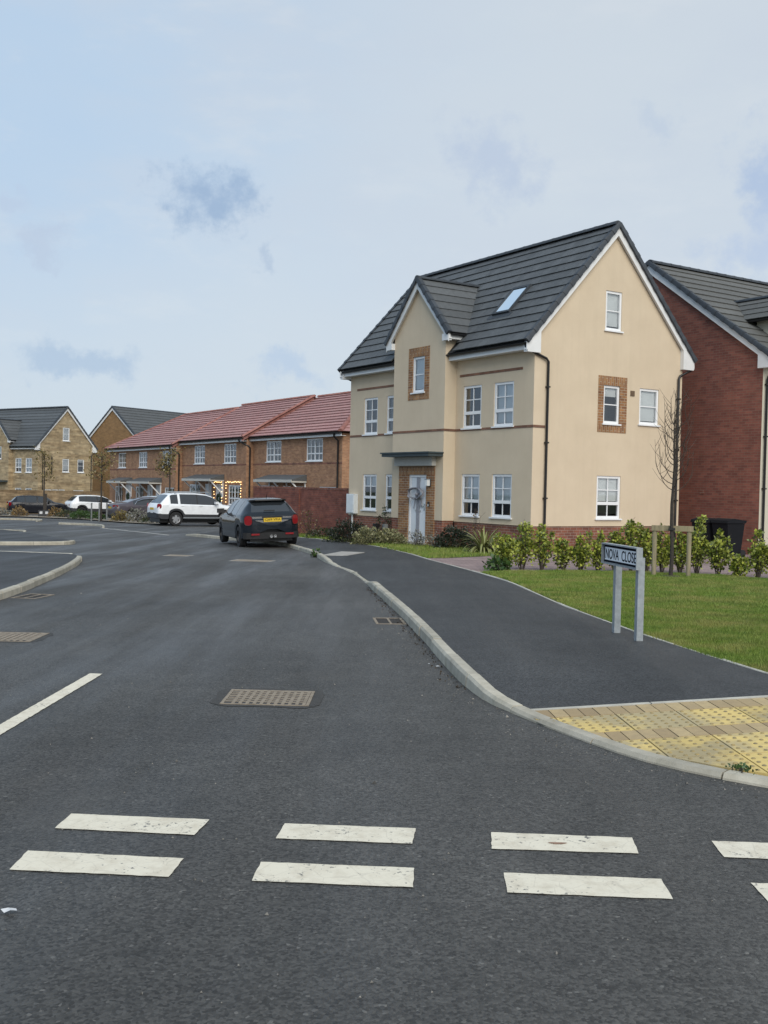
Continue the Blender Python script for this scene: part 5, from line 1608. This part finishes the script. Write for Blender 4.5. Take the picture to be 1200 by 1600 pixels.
suv = car('sport_utility_car', 'white sport utility car with black cladding parked outside the terrace', from_wheel(-10.6, 53.0, SUV), hd, SUV)
for y in (-.66, .66):
    b = MB(); b.tube([(-1.4, y, 1.66), (-1.25, y, 1.73), (.35, y, 1.735), (.55, y, 1.67)], .022, 6); b.build('roof_rail', m['galvanised'], suv)
b = MB(); b.box(-.02, .02, -.93, -.91, .50, .82); b.build('side_vent', m['black_plastic'], suv, loc=(1.72, 0, .1))
b = MB(); b.box(-1.0, 1.2, -.945, -.92, .40, .44); b.build('sill_trim', m['galvanised'], suv)
SAL = dict(L=4.95, W=1.88, paint='paint_purple', axles=(1.02, 3.93), arch=.40, wheel=.345, spokes=7, spoke_w=.12,
           top=[(0, .80), (.03, .92), (.10, 1.00), (.4, 1.06), (.8, 1.13), (1.25, 1.30), (1.7, 1.41), (2.2, 1.46), (2.7, 1.45), (3.05, 1.38), (3.7, 1.03), (3.85, .98), (4.5, .88), (4.8, .72), (4.95, .5)],
           belt=[(0, .78), (.1, .93), (.8, .98), (2.0, .96), (3.6, .93), (4.0, .90), (4.6, .80), (4.95, .5)],
           roofw=[(0, .84), (1., .74), (1.6, .66), (3.0, .66), (3.7, .80), (4.95, .6)], width=[(0, .84), (.05, .92), (.2, .97), (.7, 1.), (4.2, 1.), (4.6, .9), (4.85, .75), (4.95, .6)],
           sill=[(0, .40), (.15, .28), (.6, .24), (4.3, .24), (4.95, .34)], pillar=[(2.1, 2.2)], side=[(1.10, 2.12), (2.18, 3.58)], screen=(3.1, 3.74), rear=(.66, 1.55), lamp_y=(.50, .98), lamp_h=.15, lamp_z=.90, lamp_round=.8, lamp_x=.08, lamp_rot=-24, mirror=3.35,
           handles=(1.6, 2.5), chrome=True, plate_z=.80, plate='', bump_z=(.36, .52), bump_mat='paint_purple')
sal = car('saloon_car', 'dark purple grey saloon parked left of the white sport utility car', from_wheel(-14.85, 61.4, SAL), hd, SAL)
b = MB(); pts = []
for x, z in ((1.15, 1.0), (1.35, 1.22), (1.75, 1.33), (2.2, 1.37), (2.7, 1.35), (3.1, 1.26)): pts.append((-4.95 / 2 + x, -.94 + .30 * (z - .96) / .5, z))
b.tube(pts, .02, 5); b.build('window_trim', m['chrome'], sal)
b = MB(); b.box(-2.50, -2.46, -.75, .75, .56, .585); b.build('bumper_trim', m['chrome'], sal)
XOV = dict(SUV, L=4.18, W=1.80, axles=(.82, 3.36), arch=.385, wheel=.335, rim='rim_dark', paint='paint_white', handles=(1.2, 2.1), clad=True, lamp_z=.80, lamp_h=.16, lamp_y=(.55, .92), plate_z=.62,
           top=[(0, .95), (.03, 1.02), (.12, 1.08), (.3, 1.25), (.5, 1.45), (.7, 1.52), (1.2, 1.55), (1.9, 1.55), (2.4, 1.50), (2.75, 1.36), (3.15, 1.08), (3.3, 1.03), (3.8, .95), (4.05, .78), (4.18, .55)],
           belt=[(0, .93), (.1, 1.04), (.7, 1.07), (1.8, 1.02), (3.0, .98), (3.3, .95), (3.9, .83), (4.18, .5)], pillar=[(1.1, 1.22), (1.93, 2.02)], side=[(.62, 1.15), (1.2, 1.95), (2.0, 3.02)], screen=(2.5, 3.14), rear=(.14, .52), mirror=2.85,
           roofw=[(0, .82), (.5, .76), (.8, .70), (2.4, .70), (3.1, .80), (4.18, .6)], width=[(0, .84), (.05, .92), (.15, .965), (.5, 1.), (3.5, 1.), (3.9, .92), (4.1, .78), (4.18, .64)], sill=[(0, .42), (.15, .33), (.6, .3), (3.8, .3), (4.18, .4)])
xov = car('crossover_car', 'small white crossover parked in front of the stone wall', from_wheel(-22.2, 76.5, XOV), hd, XOV)
HAT = dict(MINI, paint='paint_black', plate='', lamp_z=.82, lamp_round=.8, lamp_rim=False, rim='rim_dark')
hat = car('hatchback_car', 'black hatchback parked at far left before the stone wall', from_wheel(-24.9, 71.6, HAT), hd + 6, HAT)
BLU = dict(XOV, paint='paint_pale_blue', clad=False)
blu = car('parked_car', 'pale blue car mostly hidden behind the purple grey saloon', from_wheel(-14.9, 66.8, BLU), hd, BLU)

# ------------------------------------------------------------------ vegetation


def leaf_quads(P, size, spread=1., droop=.2, aspect=.42, dirs=None):
    n = len(P)
    d = rng.normal(size=(n, 3)) if dirs is None else dirs + rng.normal(size=(n, 3)) * .45
    d[:, 2] = d[:, 2] * spread + .25 - droop * .3
    d /= np.linalg.norm(d, axis=1)[:, None]
    a = np.cross(d, rng.normal(size=(n, 3))); a /= np.linalg.norm(a, axis=1)[:, None] + 1e-9
    nn = np.cross(d, a)
    sz = (size * rng.uniform(.6, 1.25, n))[:, None]
    v0 = P; v2 = P + d * sz
    mid = P + d * sz * .5
    v1 = mid + a * sz * aspect + nn * sz * .08; v3 = mid - a * sz * aspect + nn * sz * .08
    return np.stack([v0, v1, v2, v3], 1).reshape(-1, 3)


def shrub(name, label, cat, loc, h, w, n, leaf, mt, stems=7, up_=1., group=None, base=.25, stem_mat='twig', dome=False):
    o = empty(name, loc, random.uniform(0, 6), label, cat, group)
    st = MB(); pts = []; dr = []
    for i in range(stems):
        a = 2 * math.pi * i / stems + random.uniform(-.4, .4); rr = w * .5 * random.uniform(.25, 1.05); hh = h * random.uniform(.5, 1.05)
        if i == 0: rr *= .2; hh = h
        p0 = Vector((math.cos(a) * w * .05, math.sin(a) * w * .05, -.04)); p3 = Vector((math.cos(a) * rr, math.sin(a) * rr, hh))
        p1 = p0 + Vector((math.cos(a) * rr * .3, math.sin(a) * rr * .3, hh * .35)); p2 = p0 + Vector((math.cos(a) * rr * .75, math.sin(a) * rr * .75, hh * .7))
        P = [p0, p1, p2, p3]
        st.tube(P, [.011, .009, .007, .003], 5)
        for sgm in range(3):
            for _ in range(3):
                t = random.random(); b0 = P[sgm].lerp(P[sgm + 1], t)
                if b0.z < base * h * .7: continue
                b1 = b0 + Vector((random.uniform(-1, 1), random.uniform(-1, 1), random.uniform(.3, 1.2))) * h * .14
                st.tube([b0, b1], [.004, .002], 3, cap=False)
        k_ = n // stems
        t = np.clip(rng.beta(1.6, 1.0, k_), 0, 1) * (1 - base) + base
        A = np.array([list(p) for p in P]); q = t * 3; ii = np.minimum(q.astype(int), 2); f = (q - ii)[:, None]
        c = A[ii] * (1 - f) + A[ii + 1] * f
        taper = (np.sin(np.clip((t - base) / (1 - base), 0, 1) * math.pi * .85 + .35) * .9 + .1)
        off = rng.normal(size=(k_, 3)) * np.array([1, 1, .8]) * (w * random.uniform(.06, .13) + .015) * taper[:, None]
        pts.append(c + off); dr.append(off / (np.linalg.norm(off, axis=1)[:, None] + 1e-6) + np.array([0, 0, .35 * up_]))
    Pt = np.concatenate(pts); Dr = np.concatenate(dr)
    Pt[:, 2] = np.maximum(Pt[:, 2], .02)
    st.build('stems', m[stem_mat], o)
    me = fast_mesh('leaves', leaf_quads(Pt, leaf, dirs=Dr), 4, m[mt])
    inst('leaves', me, o)
    return o


LAUREL = [(2.36, 20.15, .70, .55), (2.74, 20.5, .92, .62), (3.13, 20.5, .92, .42), (3.54, 20.42, .62, .42), (3.88, 20.38, .70, .40), (4.24, 20.5, .80, .50), (4.58, 20.58, .78, .42), (4.88, 20.5, 1.05, .46), (5.20, 20.55, .86, .50), (5.50, 20.5, .95, .46),
          (5.83, 20.4, .85, .42), (6.13, 20.3, 1.12, .50), (6.45, 20.02, .90, .42), (6.66, 19.5, .42, .32), (7.0, 19.38, .92, .44), (7.35, 19.3, .95, .46)]
ordn = ['first', 'second', 'third', 'fourth', 'fifth', 'sixth', 'seventh', 'eighth', 'ninth', 'tenth', 'eleventh', 'twelfth', 'thirteenth', 'fourteenth', 'fifteenth', 'sixteenth']
for i, (x, y, h, w) in enumerate(LAUREL):
    lb = f'{ordn[i]} laurel from the left in the hedge row along the driveway'
    if i == 0: lb = 'bushy dark laurel at the left end of the hedge row'
    if i == 13: lb = 'smallest laurel of the hedge row near the right picture edge'
    if i == 11: lb = 'tallest laurel of the hedge row behind the right tree stake'
    shrub('laurel_shrub', lb, 'shrub', (x, y, zg(y) + .1), h * .95, w * .92, int(420 + 1150 * h * w), .062, 'laurel_leaf', stems=7, group='laurel hedge plants along the driveway', base=.22)
# low spreading leaves by the hedge end
shrub('ground_cover_plant', 'low spreading dark green plant at the left foot of the hedge', 'plant', (2.18, 19.95, zg(20) + .1), .18, .7, 160, .10, 'hedge_leaf', stems=6, base=.1)


def dome_bush(name, label, loc, rx, ry, h, n, leaf, mt, cat='shrub', group=None):
    o = empty(name, loc, 0, label, cat, group)
    u = rng.normal(size=(n, 3)); u[:, 2] = np.abs(u[:, 2]); u /= np.linalg.norm(u, axis=1)[:, None]
    lump = 1 + .16 * np.sin(u[:, 0] * 7 + loc[0]) * np.cos(u[:, 1] * 6 + loc[1]) + .10 * np.sin(u[:, 2] * 11 + u[:, 0] * 5)
    rad = rng.beta(5, 1.3, n) * lump
    P = u * rad[:, None] * np.array([rx, ry, h])
    st = MB()
    for i in range(9):
        a = random.uniform(0, 6.28); e = Vector((math.cos(a) * rx * .6, math.sin(a) * ry * .6, h * random.uniform(.5, .85)))
        st.tube([(0, 0, -.05), e * .5 + Vector((0, 0, h * .1)), e], [.014, .009, .004], 4)
    st.build('stems', m['twig'], o)
    inst('leaves', fast_mesh('leaves', leaf_quads(P, leaf, dirs=u), 4, m[mt]), o)
    return o


def onz(x, y, off=.09): return (x, y, zg(y) + off)


dome_bush('dark_shrub', 'dark rounded shrub in front of the meter box corner', onz(-1.05, 33.0), .75, .5, .72, 2600, .06, 'dark_leaf')
dome_bush('variegated_shrub', 'cream variegated shrub at the left of the front garden', onz(-.42, 31.5), .55, .4, .52, 1500, .07, 'variegated_leaf')
dome_bush('variegated_shrub', 'second cream variegated shrub nearer the service posts', onz(.22, 31.55), .48, .4, .48, 1300, .07, 'variegated_leaf')
shrub('rose_bush', 'tall dark rose bush below the left ground floor windows', 'shrub', onz(.02, 33.1), 1.15, .6, 260, .07, 'rose_leaf', stems=6, base=.3)
shrub('grey_shrub', 'sparse silvery shrub before the white front door', 'shrub', onz(1.02, 30.6), .48, .6, 240, .06, 'grey_leaf', stems=8, base=.1)
shrub('grey_shrub', 'silvery shrub just right of the front door', 'shrub', onz(1.55, 29.8), .42, .7, 320, .06, 'grey_leaf', stems=9, base=.08)
dome_bush('dark_shrub', 'dark rounded shrub right of the front door', onz(2.05, 29.45), .62, .5, .66, 2200, .06, 'dark_leaf')
shrub('thin_shrub', 'thin bare twiggy shrub beneath the right ground floor windows', 'shrub', onz(2.55, 29.0), 1.15, .35, 24, .06, 'brown_leaf', stems=5, base=.4)
dome_bush('low_shrub', 'low brownish shrub at the foot of the red garden wall', onz(-2.1, 36.2), .6, .35, .38, 700, .06, 'rose_leaf')
shrub('wall_weed', 'tall thin weeds against the red garden wall', 'plant', onz(-2.75, 38.2), .95, .7, 150, .06, 'autumn_leaf', stems=8, base=.15)


def phormium():
    o = empty('phormium_plant', onz(2.62, 27.2), 0, 'strappy yellow green phormium clump in the front garden', 'plant')
    N = 115
    for i in range(N):
        a = random.uniform(0, 6.283); ln = random.uniform(.65, 1.05); lean = random.uniform(.3, 1.5); w = random.uniform(.024, .044)
        q = Vector((math.cos(a), math.sin(a), 0)); sd_ = Vector((-q.y, q.x, 0)); p = Vector((q.x * .06, q.y * .06, -.02)); ang = math.pi / 2 - lean * .35
        b = MB(); vs = []; segs = 7
        for j in range(segs + 1):
            t = j / segs; ww = w * (1 - t ** 2.2) + .002
            vs += [p - sd_ * ww, p + sd_ * ww]
            p = p + (q * math.cos(ang) + Vector((0, 0, math.sin(ang)))) * ln / segs; ang -= lean * .38
        b.add(vs, [(2 * j, 2 * j + 1, 2 * j + 3, 2 * j + 2) for j in range(segs)])
        b.build('leaf', m['phormium_leaf'], o, smooth=60)


phormium()


def bare_tree():
    x, y = 5.25, 18.96
    o = empty('bare_tree', (x, y, zg(y) + .1), 0, 'leafless young tree held between two wooden stakes on the lawn', 'tree')
    H = 3.45
    tr = MB(); P = [Vector((.012 * math.sin(i * 1.3), .012 * math.cos(i * 1.7), H * i / 10 - .05)) for i in range(11)]
    tr.tube(P, [.040, .036, .034, .032, .029, .025, .020, .015, .010, .006, .003], 8); tr.build('trunk', m['bark'], o, smooth=60)
    for i in range(30):
        z = 1.55 + 1.35 * (i / 30) ** 1.1; a = i * 2.4 + random.uniform(-.3, .3); ln = random.uniform(.65, 1.2) * (1 - .45 * i / 30)
        q = Vector((math.cos(a), math.sin(a), 0)); p = Vector((0, 0, z)); el = random.uniform(.25, .8); pts = [p.copy()]
        side = Vector((-q.y, q.x, 0))
        for j in range(8):
            p = p + (q * math.cos(el) + Vector((0, 0, math.sin(el))) + side * random.uniform(-.12, .12)) * ln / 8; el = min(1.52, el + .26); pts.append(p.copy())
        b = MB(); b.tube(pts, [.0085 * (1 - .8 * j / 8) for j in range(9)], 5)
        for j in range(2, 8):
            if random.random() < .75:
                t0 = pts[j]; d = Vector((random.uniform(-1, 1), random.uniform(-1, 1), random.uniform(.5, 1.4))).normalized(); l2 = random.uniform(.12, .34)
                b.tube([t0, t0 + d * l2 * .5, t0 + d * l2 + Vector((0, 0, .05))], [.0045, .0035, .002], 4, cap=False)
        b.build('branch', m['twig'], o)
    # mulch circle
    r_ = MB(); r_.lathe([(.001, .035), (.16, .03), (.26, .0), (.28, -.03)], 18, 'z'); mu = r_.build('mulch', m['soil'], o, smooth=60)
    # stakes: a frame of its own
    s_ = empty('tree_stake', (x, y, zg(y) + .1), R(-14), 'wooden two post stake frame holding the bare young tree', 'tree stake')
    for dx in (-.30, .31):
        b = MB(); b.lathe([(.001, .86 + .02), (.036, .86 + .015), (.042, .86), (.042, -.3)], 12, 'z'); b.build('post', m['stake_wood'], s_, smooth=40, loc=(dx, .10, 0))
    b = MB(); b.box(-.36, .38, .045, .06 + .02, .84, .94); b.build('crossbar', m['stake_wood'], s_)
    b = MB(); b.box(-.055, .055, -.055, -.045, .86, .90); b.box(-.055, -.045, -.045, .048, .86, .90); b.box(.045, .055, -.045, .048, .86, .90); b.build('tie_strap', m['strap'], s_)


bare_tree()


def young_tree(x, y, h, label, stakes=True, crown=.85, n=420, trunkh=.5):
    o = empty('young_tree', (x, y, zg(y) + .06), random.uniform(0, 6), label, 'tree', 'young street trees by the parked cars')
    b = MB(); b.tube([(0, 0, -.05), (.02, 0, h * .3), (-.02, .01, h * .6), (0, 0, h * .98)], [.06, .05, .035, .01], 7); b.build('trunk', m['bark'], o, smooth=60)
    pts = []; br = MB()
    for i in range(26):
        z = h * random.uniform(trunkh, .86); a = random.uniform(0, 6.28); l = crown * random.uniform(.5, 1.)
        e = Vector((math.cos(a) * l, math.sin(a) * l, z + l * random.uniform(.3, .95))); s0 = Vector((0, 0, z)); md = s0.lerp(e, .5) + Vector((0, 0, -.06))
        br.tube([s0, md, e], [.016, .010, .004], 4)
        for t in rng.uniform(.25, 1.05, n // 26): pts.append(np.array(s0.lerp(e, t)) + rng.normal(size=3) * .13)
    br.build('branches', m['twig'], o)
    inst('crown', fast_mesh('crown', leaf_quads(np.array(pts), .12), 4, m['autumn_leaf']), o)


young_tree(-22.7, 69.5, 4.6, 'slender young tree in front of the black hatchback', n=420)
young_tree(-16.3, 60.0, 4.3, 'slender staked young tree left of the purple grey saloon', crown=.9, n=420)
young_tree(-12.0, 58.2, 4.4, 'young tree with sparse yellow leaves behind the white sport utility car', crown=.95, n=560, trunkh=.55)
s_ = empty('tree_stake', (-16.3, 60.0, zg(60) + .06), R(20), 'pair of short grey stakes beside the slender young tree', 'tree stake')
for dx in (-.55, -.12, .3):
    b = MB(); b.lathe([(.001, 1.02), (.045, 1.0), (.045, -.2)], 8, 'z'); b.build('post', m['post_grey'], s_, loc=(dx, -.2, 0))
s_ = empty('box_bollard', (-22.25, 68.2, zg(68.2) + .05), R(8), 'low dark box post with two small white panels at the planting bed', 'bollard')  # dark box with two plain white panels and a post behind
b = MB(); b.box(-.36, .36, -.14, .14, -.1, .42); b.build('box', m['dark_metal'], s_)
for dx in (-.18, .18):
    b = MB(); b.box(dx - .09, dx + .09, -.15, -.14, .18, .34); b.build('panel', m['litter_white'], s_)
b = MB(); b.box(-.10, .10, .16, .28, -.1, 1.5); b.build('post', m['bark'], s_)

for i, (x, y, rx, h, n, mt, lb) in enumerate([(-25.3, 68.6, .9, .5, 500, 'grey_leaf', 'low grey heathery bush below the black hatchback'), (-23.9, 68.2, .55, .62, 400, 'brown_leaf', 'small golden brown bush left of the low bollard'), (-21.4, 68.0, .55, .65, 400, 'brown_leaf', 'small golden brown bush right of the low bollard'),
                                             (-20.4, 67.0, .7, .5, 350, 'rose_leaf', 'dark low bush between golden bush and green mounds'), (-18.9, 65.6, .85, .48, 600, 'hedge_leaf', 'left of the clipped green mounds in the planting bed'), (-18.6, 63.9, .75, .42, 500, 'hedge_leaf', 'front green mound of the planting bed before the white crossover'), (-17.35, 63.2, .55, .40, 400, 'hedge_leaf', 'small right green mound of the planting bed'),
                                             (-15.0, 59.5, .6, .6, 500, 'autumn_leaf', 'yellow green bush beside the slender staked tree'), (-13.6, 57.6, .75, .75, 420, 'grey_leaf', 'ragged grey green bush before the saloon wheel'), (-12.6, 56.6, .7, .45, 350, 'rose_leaf', 'low brown bush between saloon and white sport utility car')]):
    dome_bush('bed_shrub', lb, (x, y, zg(y) + .06), rx, rx * .7, h, n, .10, mt, 'shrub', 'shrubs of the far planting bed')
o = empty('clipped_hedge', (-28.6, 71.3, zg(71) + .05), R(5), 'dark green clipped hedge at the far left edge', 'hedge')
b = MB(); b.box(-2.6, 1.0, -.35, .35, -.1, .75); b.build('inner_twigs', m['bark'], o)
n = 3500
P = np.stack([rng.uniform(-2.75, 1.15, n), rng.uniform(-.5, .5, n), rng.uniform(0, .95, n)], 1)
inst('leaves', fast_mesh('leaves', leaf_quads(P, .10), 4, m['hedge_leaf']), o)

# wheelie bins by the red brick gable
def bin_(x, y, rz, label):
    o = empty('wheelie_bin', (x, y, zg(y) + .09), rz, label, 'bin')
    b = MB(); b.add([(-.22, -.24, .05), (.22, -.24, .05), (.22, .24, .05), (-.22, .24, .05), (-.28, -.34, .92), (.28, -.34, .92), (.28, .32, .92), (-.28, .32, .92)], [(0, 3, 2, 1), (4, 5, 6, 7), (0, 1, 5, 4), (1, 2, 6, 5), (2, 3, 7, 6), (3, 0, 4, 7)]); b.build('body', m['bin_black'], o)
    b = MB(); b.prism([(-.3, -.38, .925), (-.3, .34, .925), (-.3, .38, 1.0), (-.3, -.1, 1.05), (-.3, -.36, 1.0)], (.6, 0, 0)); b.build('lid', m['bin_black'], o)
    for sx in (-.26, .26):
        b = MB(); b.lathe([(.001, -.03), (.1, -.03), (.1, .03), (.001, .03)], 12); b.build('wheel', m['tyre'], o, loc=(sx, .28, .1), rot=(0, 0, R(90)))


bin_(9.02, 29.0, ROT + .1, 'black wheelie bin left of the pair against the red brick gable')
bin_(9.42, 28.45, ROT - .05, 'black wheelie bin right of the pair against the red brick gable')

# litter on the road
def scrap(x, y, s_, label, mt='litter_white'):
    b = MB(); vs = [(s_ * math.cos(a) * random.uniform(.6, 1.1), s_ * .7 * math.sin(a) * random.uniform(.6, 1.1), .006 + random.uniform(0, s_ * .4)) for a in np.linspace(0, 6.28, 7, False)] + [(0, 0, s_ * .5)]
    b.add(vs, [(i, (i + 1) % 7, 7) for i in range(7)])
    o = b.build('paper_scrap', m[mt], loc=(x, y, zg(y) + .004)); tag(o, label, 'litter')


scrap(.485, 8.72, .025, 'white paper scrap on the road by the right kerb')
scrap(.41, 8.85, .012, 'tiny white scrap just left of the paper scrap')
scrap(-1.27, 3.57, .035, 'torn silvery scrap at the left picture edge of the near road')

# weeds sprouting at the kerb by the tactile paving
shrub('kerb_weed', 'small weed sprouting at the kerb by the tactile paving', 'weed', (1.93, 5.53, ramp(1.93, 5.53) - .005), .03, .10, 60, .02, 'hedge_leaf', stems=6, base=.0)
shrub('kerb_weed', 'small weed in the kerb joint behind the dark hatchback', 'weed', (-1.66, 25.3, zg(25.3) + .0), .16, .2, 60, .07, 'hedge_leaf', stems=5, base=.0)

# moss and dirt line in the road channel: scattered leaf litter
n = 260
C = catmull([p for p in KERB if 7.6 < p[1] < 16.5], .05)
ii = rng.integers(0, len(C), n); Pp = np.zeros((n, 3))
Pp[:, 0] = C[ii, 0] - np.abs(rng.normal(0, .05, n)) - .015; Pp[:, 1] = C[ii, 1]; Pp[:, 2] = [zg(y) + .004 for y in C[ii, 1]]
me = fast_mesh('leaf_litter', leaf_quads(Pp, .022, spread=.15), 4, m['soil'])
tag(inst('leaf_litter', me), 'dark leaf litter and dirt lying along the right kerb channel', 'leaf litter', kind='stuff')

# loose grit on the carriageway
n = 2600
gx = rng.uniform(-7, 3, n); gy = 2.6 + rng.beta(1.0, 2.2, n) * 14
kx = np.interp(gy, [2.6, 5.3, 5.74, 6.36, 6.9, 7.8, 10.3, 15.1, 17], [6, 2.0, 1.5, 1.13, .9, .66, .41, -.07, -.2])
near = rng.random(n) < .45
gx = np.where(near, kx - .03 - np.abs(rng.normal(0, .16, n)), gx); ok = (gx < kx - .01) & (gx > -4.7); gx, gy = gx[ok], gy[ok]; n = len(gx)
gz = np.array([zg(v) for v in gy]); sz = rng.gamma(2., .0013, n) + .0012; an = rng.uniform(0, 6.28, n)
V = np.zeros((n, 4, 3, 3)); B3 = [np.stack([gx + np.cos(an + q) * sz, gy + np.sin(an + q) * sz, gz + .0005], 1) for q in (0, 2.1, 4.2)]; T3 = np.stack([gx, gy, gz + sz * 1.1], 1)
for q, f in enumerate(((0, 1), (1, 2), (2, 0))): V[:, q, 0], V[:, q, 1], V[:, q, 2] = B3[f[0]], B3[f[1]], T3
V[:, 3, 0], V[:, 3, 1], V[:, 3, 2] = B3[2], B3[1], B3[0]
t_ = NT('grit'); t_.set('Base Color', t_.mix(t_.island(), (.05, .047, .043), (.27, .255, .23))); t_.set('Roughness', .9)
tag(inst('road_grit', fast_mesh('road_grit', V.reshape(-1, 3), 3, m['grit'])), 'loose grit scattered over the tarmac and along the kerb', 'grit', kind='stuff')

# ------------------------------------------------------------------ grass


def point_in(poly, x, y):
    ins = np.zeros(len(x), bool); j = len(poly) - 1
    for i in range(len(poly)):
        xi, yi = poly[i]; xj, yj = poly[j]
        c = ((yi > y) != (yj > y)) & (x < (xj - xi) * (y - yi) / (yj - yi + 1e-12) + xi); ins ^= c; j = i
    return ins


def grass(name, poly, n, h, label, off=.1, wmul=1., zadd=None):
    P = np.array(poly); x = rng.uniform(P[:, 0].min(), P[:, 0].max(), n); y = rng.uniform(P[:, 1].min(), P[:, 1].max(), n)
    k_ = point_in(poly, x, y); x, y = x[k_], y[k_]; n = len(x)
    z = np.where(y < 8, 0, np.where(y < 16, -.001 * (y - 8) ** 2, -.016 * (y - 12))) + off
    if zadd is not None: z = z + zadd(x, y)
    clump = .75 + .5 * (np.sin(x * 5.1 + 1.3 * np.sin(y * 3.7)) * np.sin(y * 4.3 + 1.1 * np.sin(x * 2.9)) * .5 + .5)
    hh = h * rng.uniform(.45, 1.25, n) * clump; a = rng.uniform(0, 6.283, n); w = .0032 * wmul * rng.uniform(.7, 1.4, n) * (1 + (y - 8).clip(0) * .06)
    ln = rng.uniform(.1, .9, n) * hh; b = rng.uniform(0, 6.283, n)
    V = np.zeros((n, 3, 3))
    V[:, 0] = np.stack([x - np.cos(a) * w, y - np.sin(a) * w, z - .012], 1); V[:, 1] = np.stack([x + np.cos(a) * w, y + np.sin(a) * w, z - .012], 1)
    V[:, 2] = np.stack([x + np.cos(b) * ln, y + np.sin(b) * ln, z + hh], 1)
    tag(inst(name, fast_mesh(name, V.reshape(-1, 3), 3, m['grass_blade'])), label, 'grass', kind='stuff')


NEAR = [p for p in LAWN if p[0] < 9.4]
lz = lambda x, y: np.maximum(0, (9 - y)) * .016
grass('lawn_grass', [(2.83, 9.04), (2.99, 8.05), (3.12, 7.50), (3.38, 7.17), (5, 6.97), (6.5, 6.97), (6.5, 13), (2.295, 13), (2.60, 10.34)], 420000, .036, 'short patchy green lawn grass beside the street sign', zadd=lz)
grass('lawn_grass', [(2.33, 13), (9, 13), (9.3, 17.6), (7.05, 18.95), (6.3, 19.85), (5.55, 20.05), (4.4, 20.3), (3.08, 20.0), (2.2, 19.55), (1.80, 19.1), (2.05, 17.5), (2.12, 16.5), (2.18, 15.3)], 330000, .04, 'short green lawn grass in front of the laurel hedge')
grass('front_garden_grass', FRONT, 110000, .07, 'rough grass strip in front of the cream house', wmul=1.3)
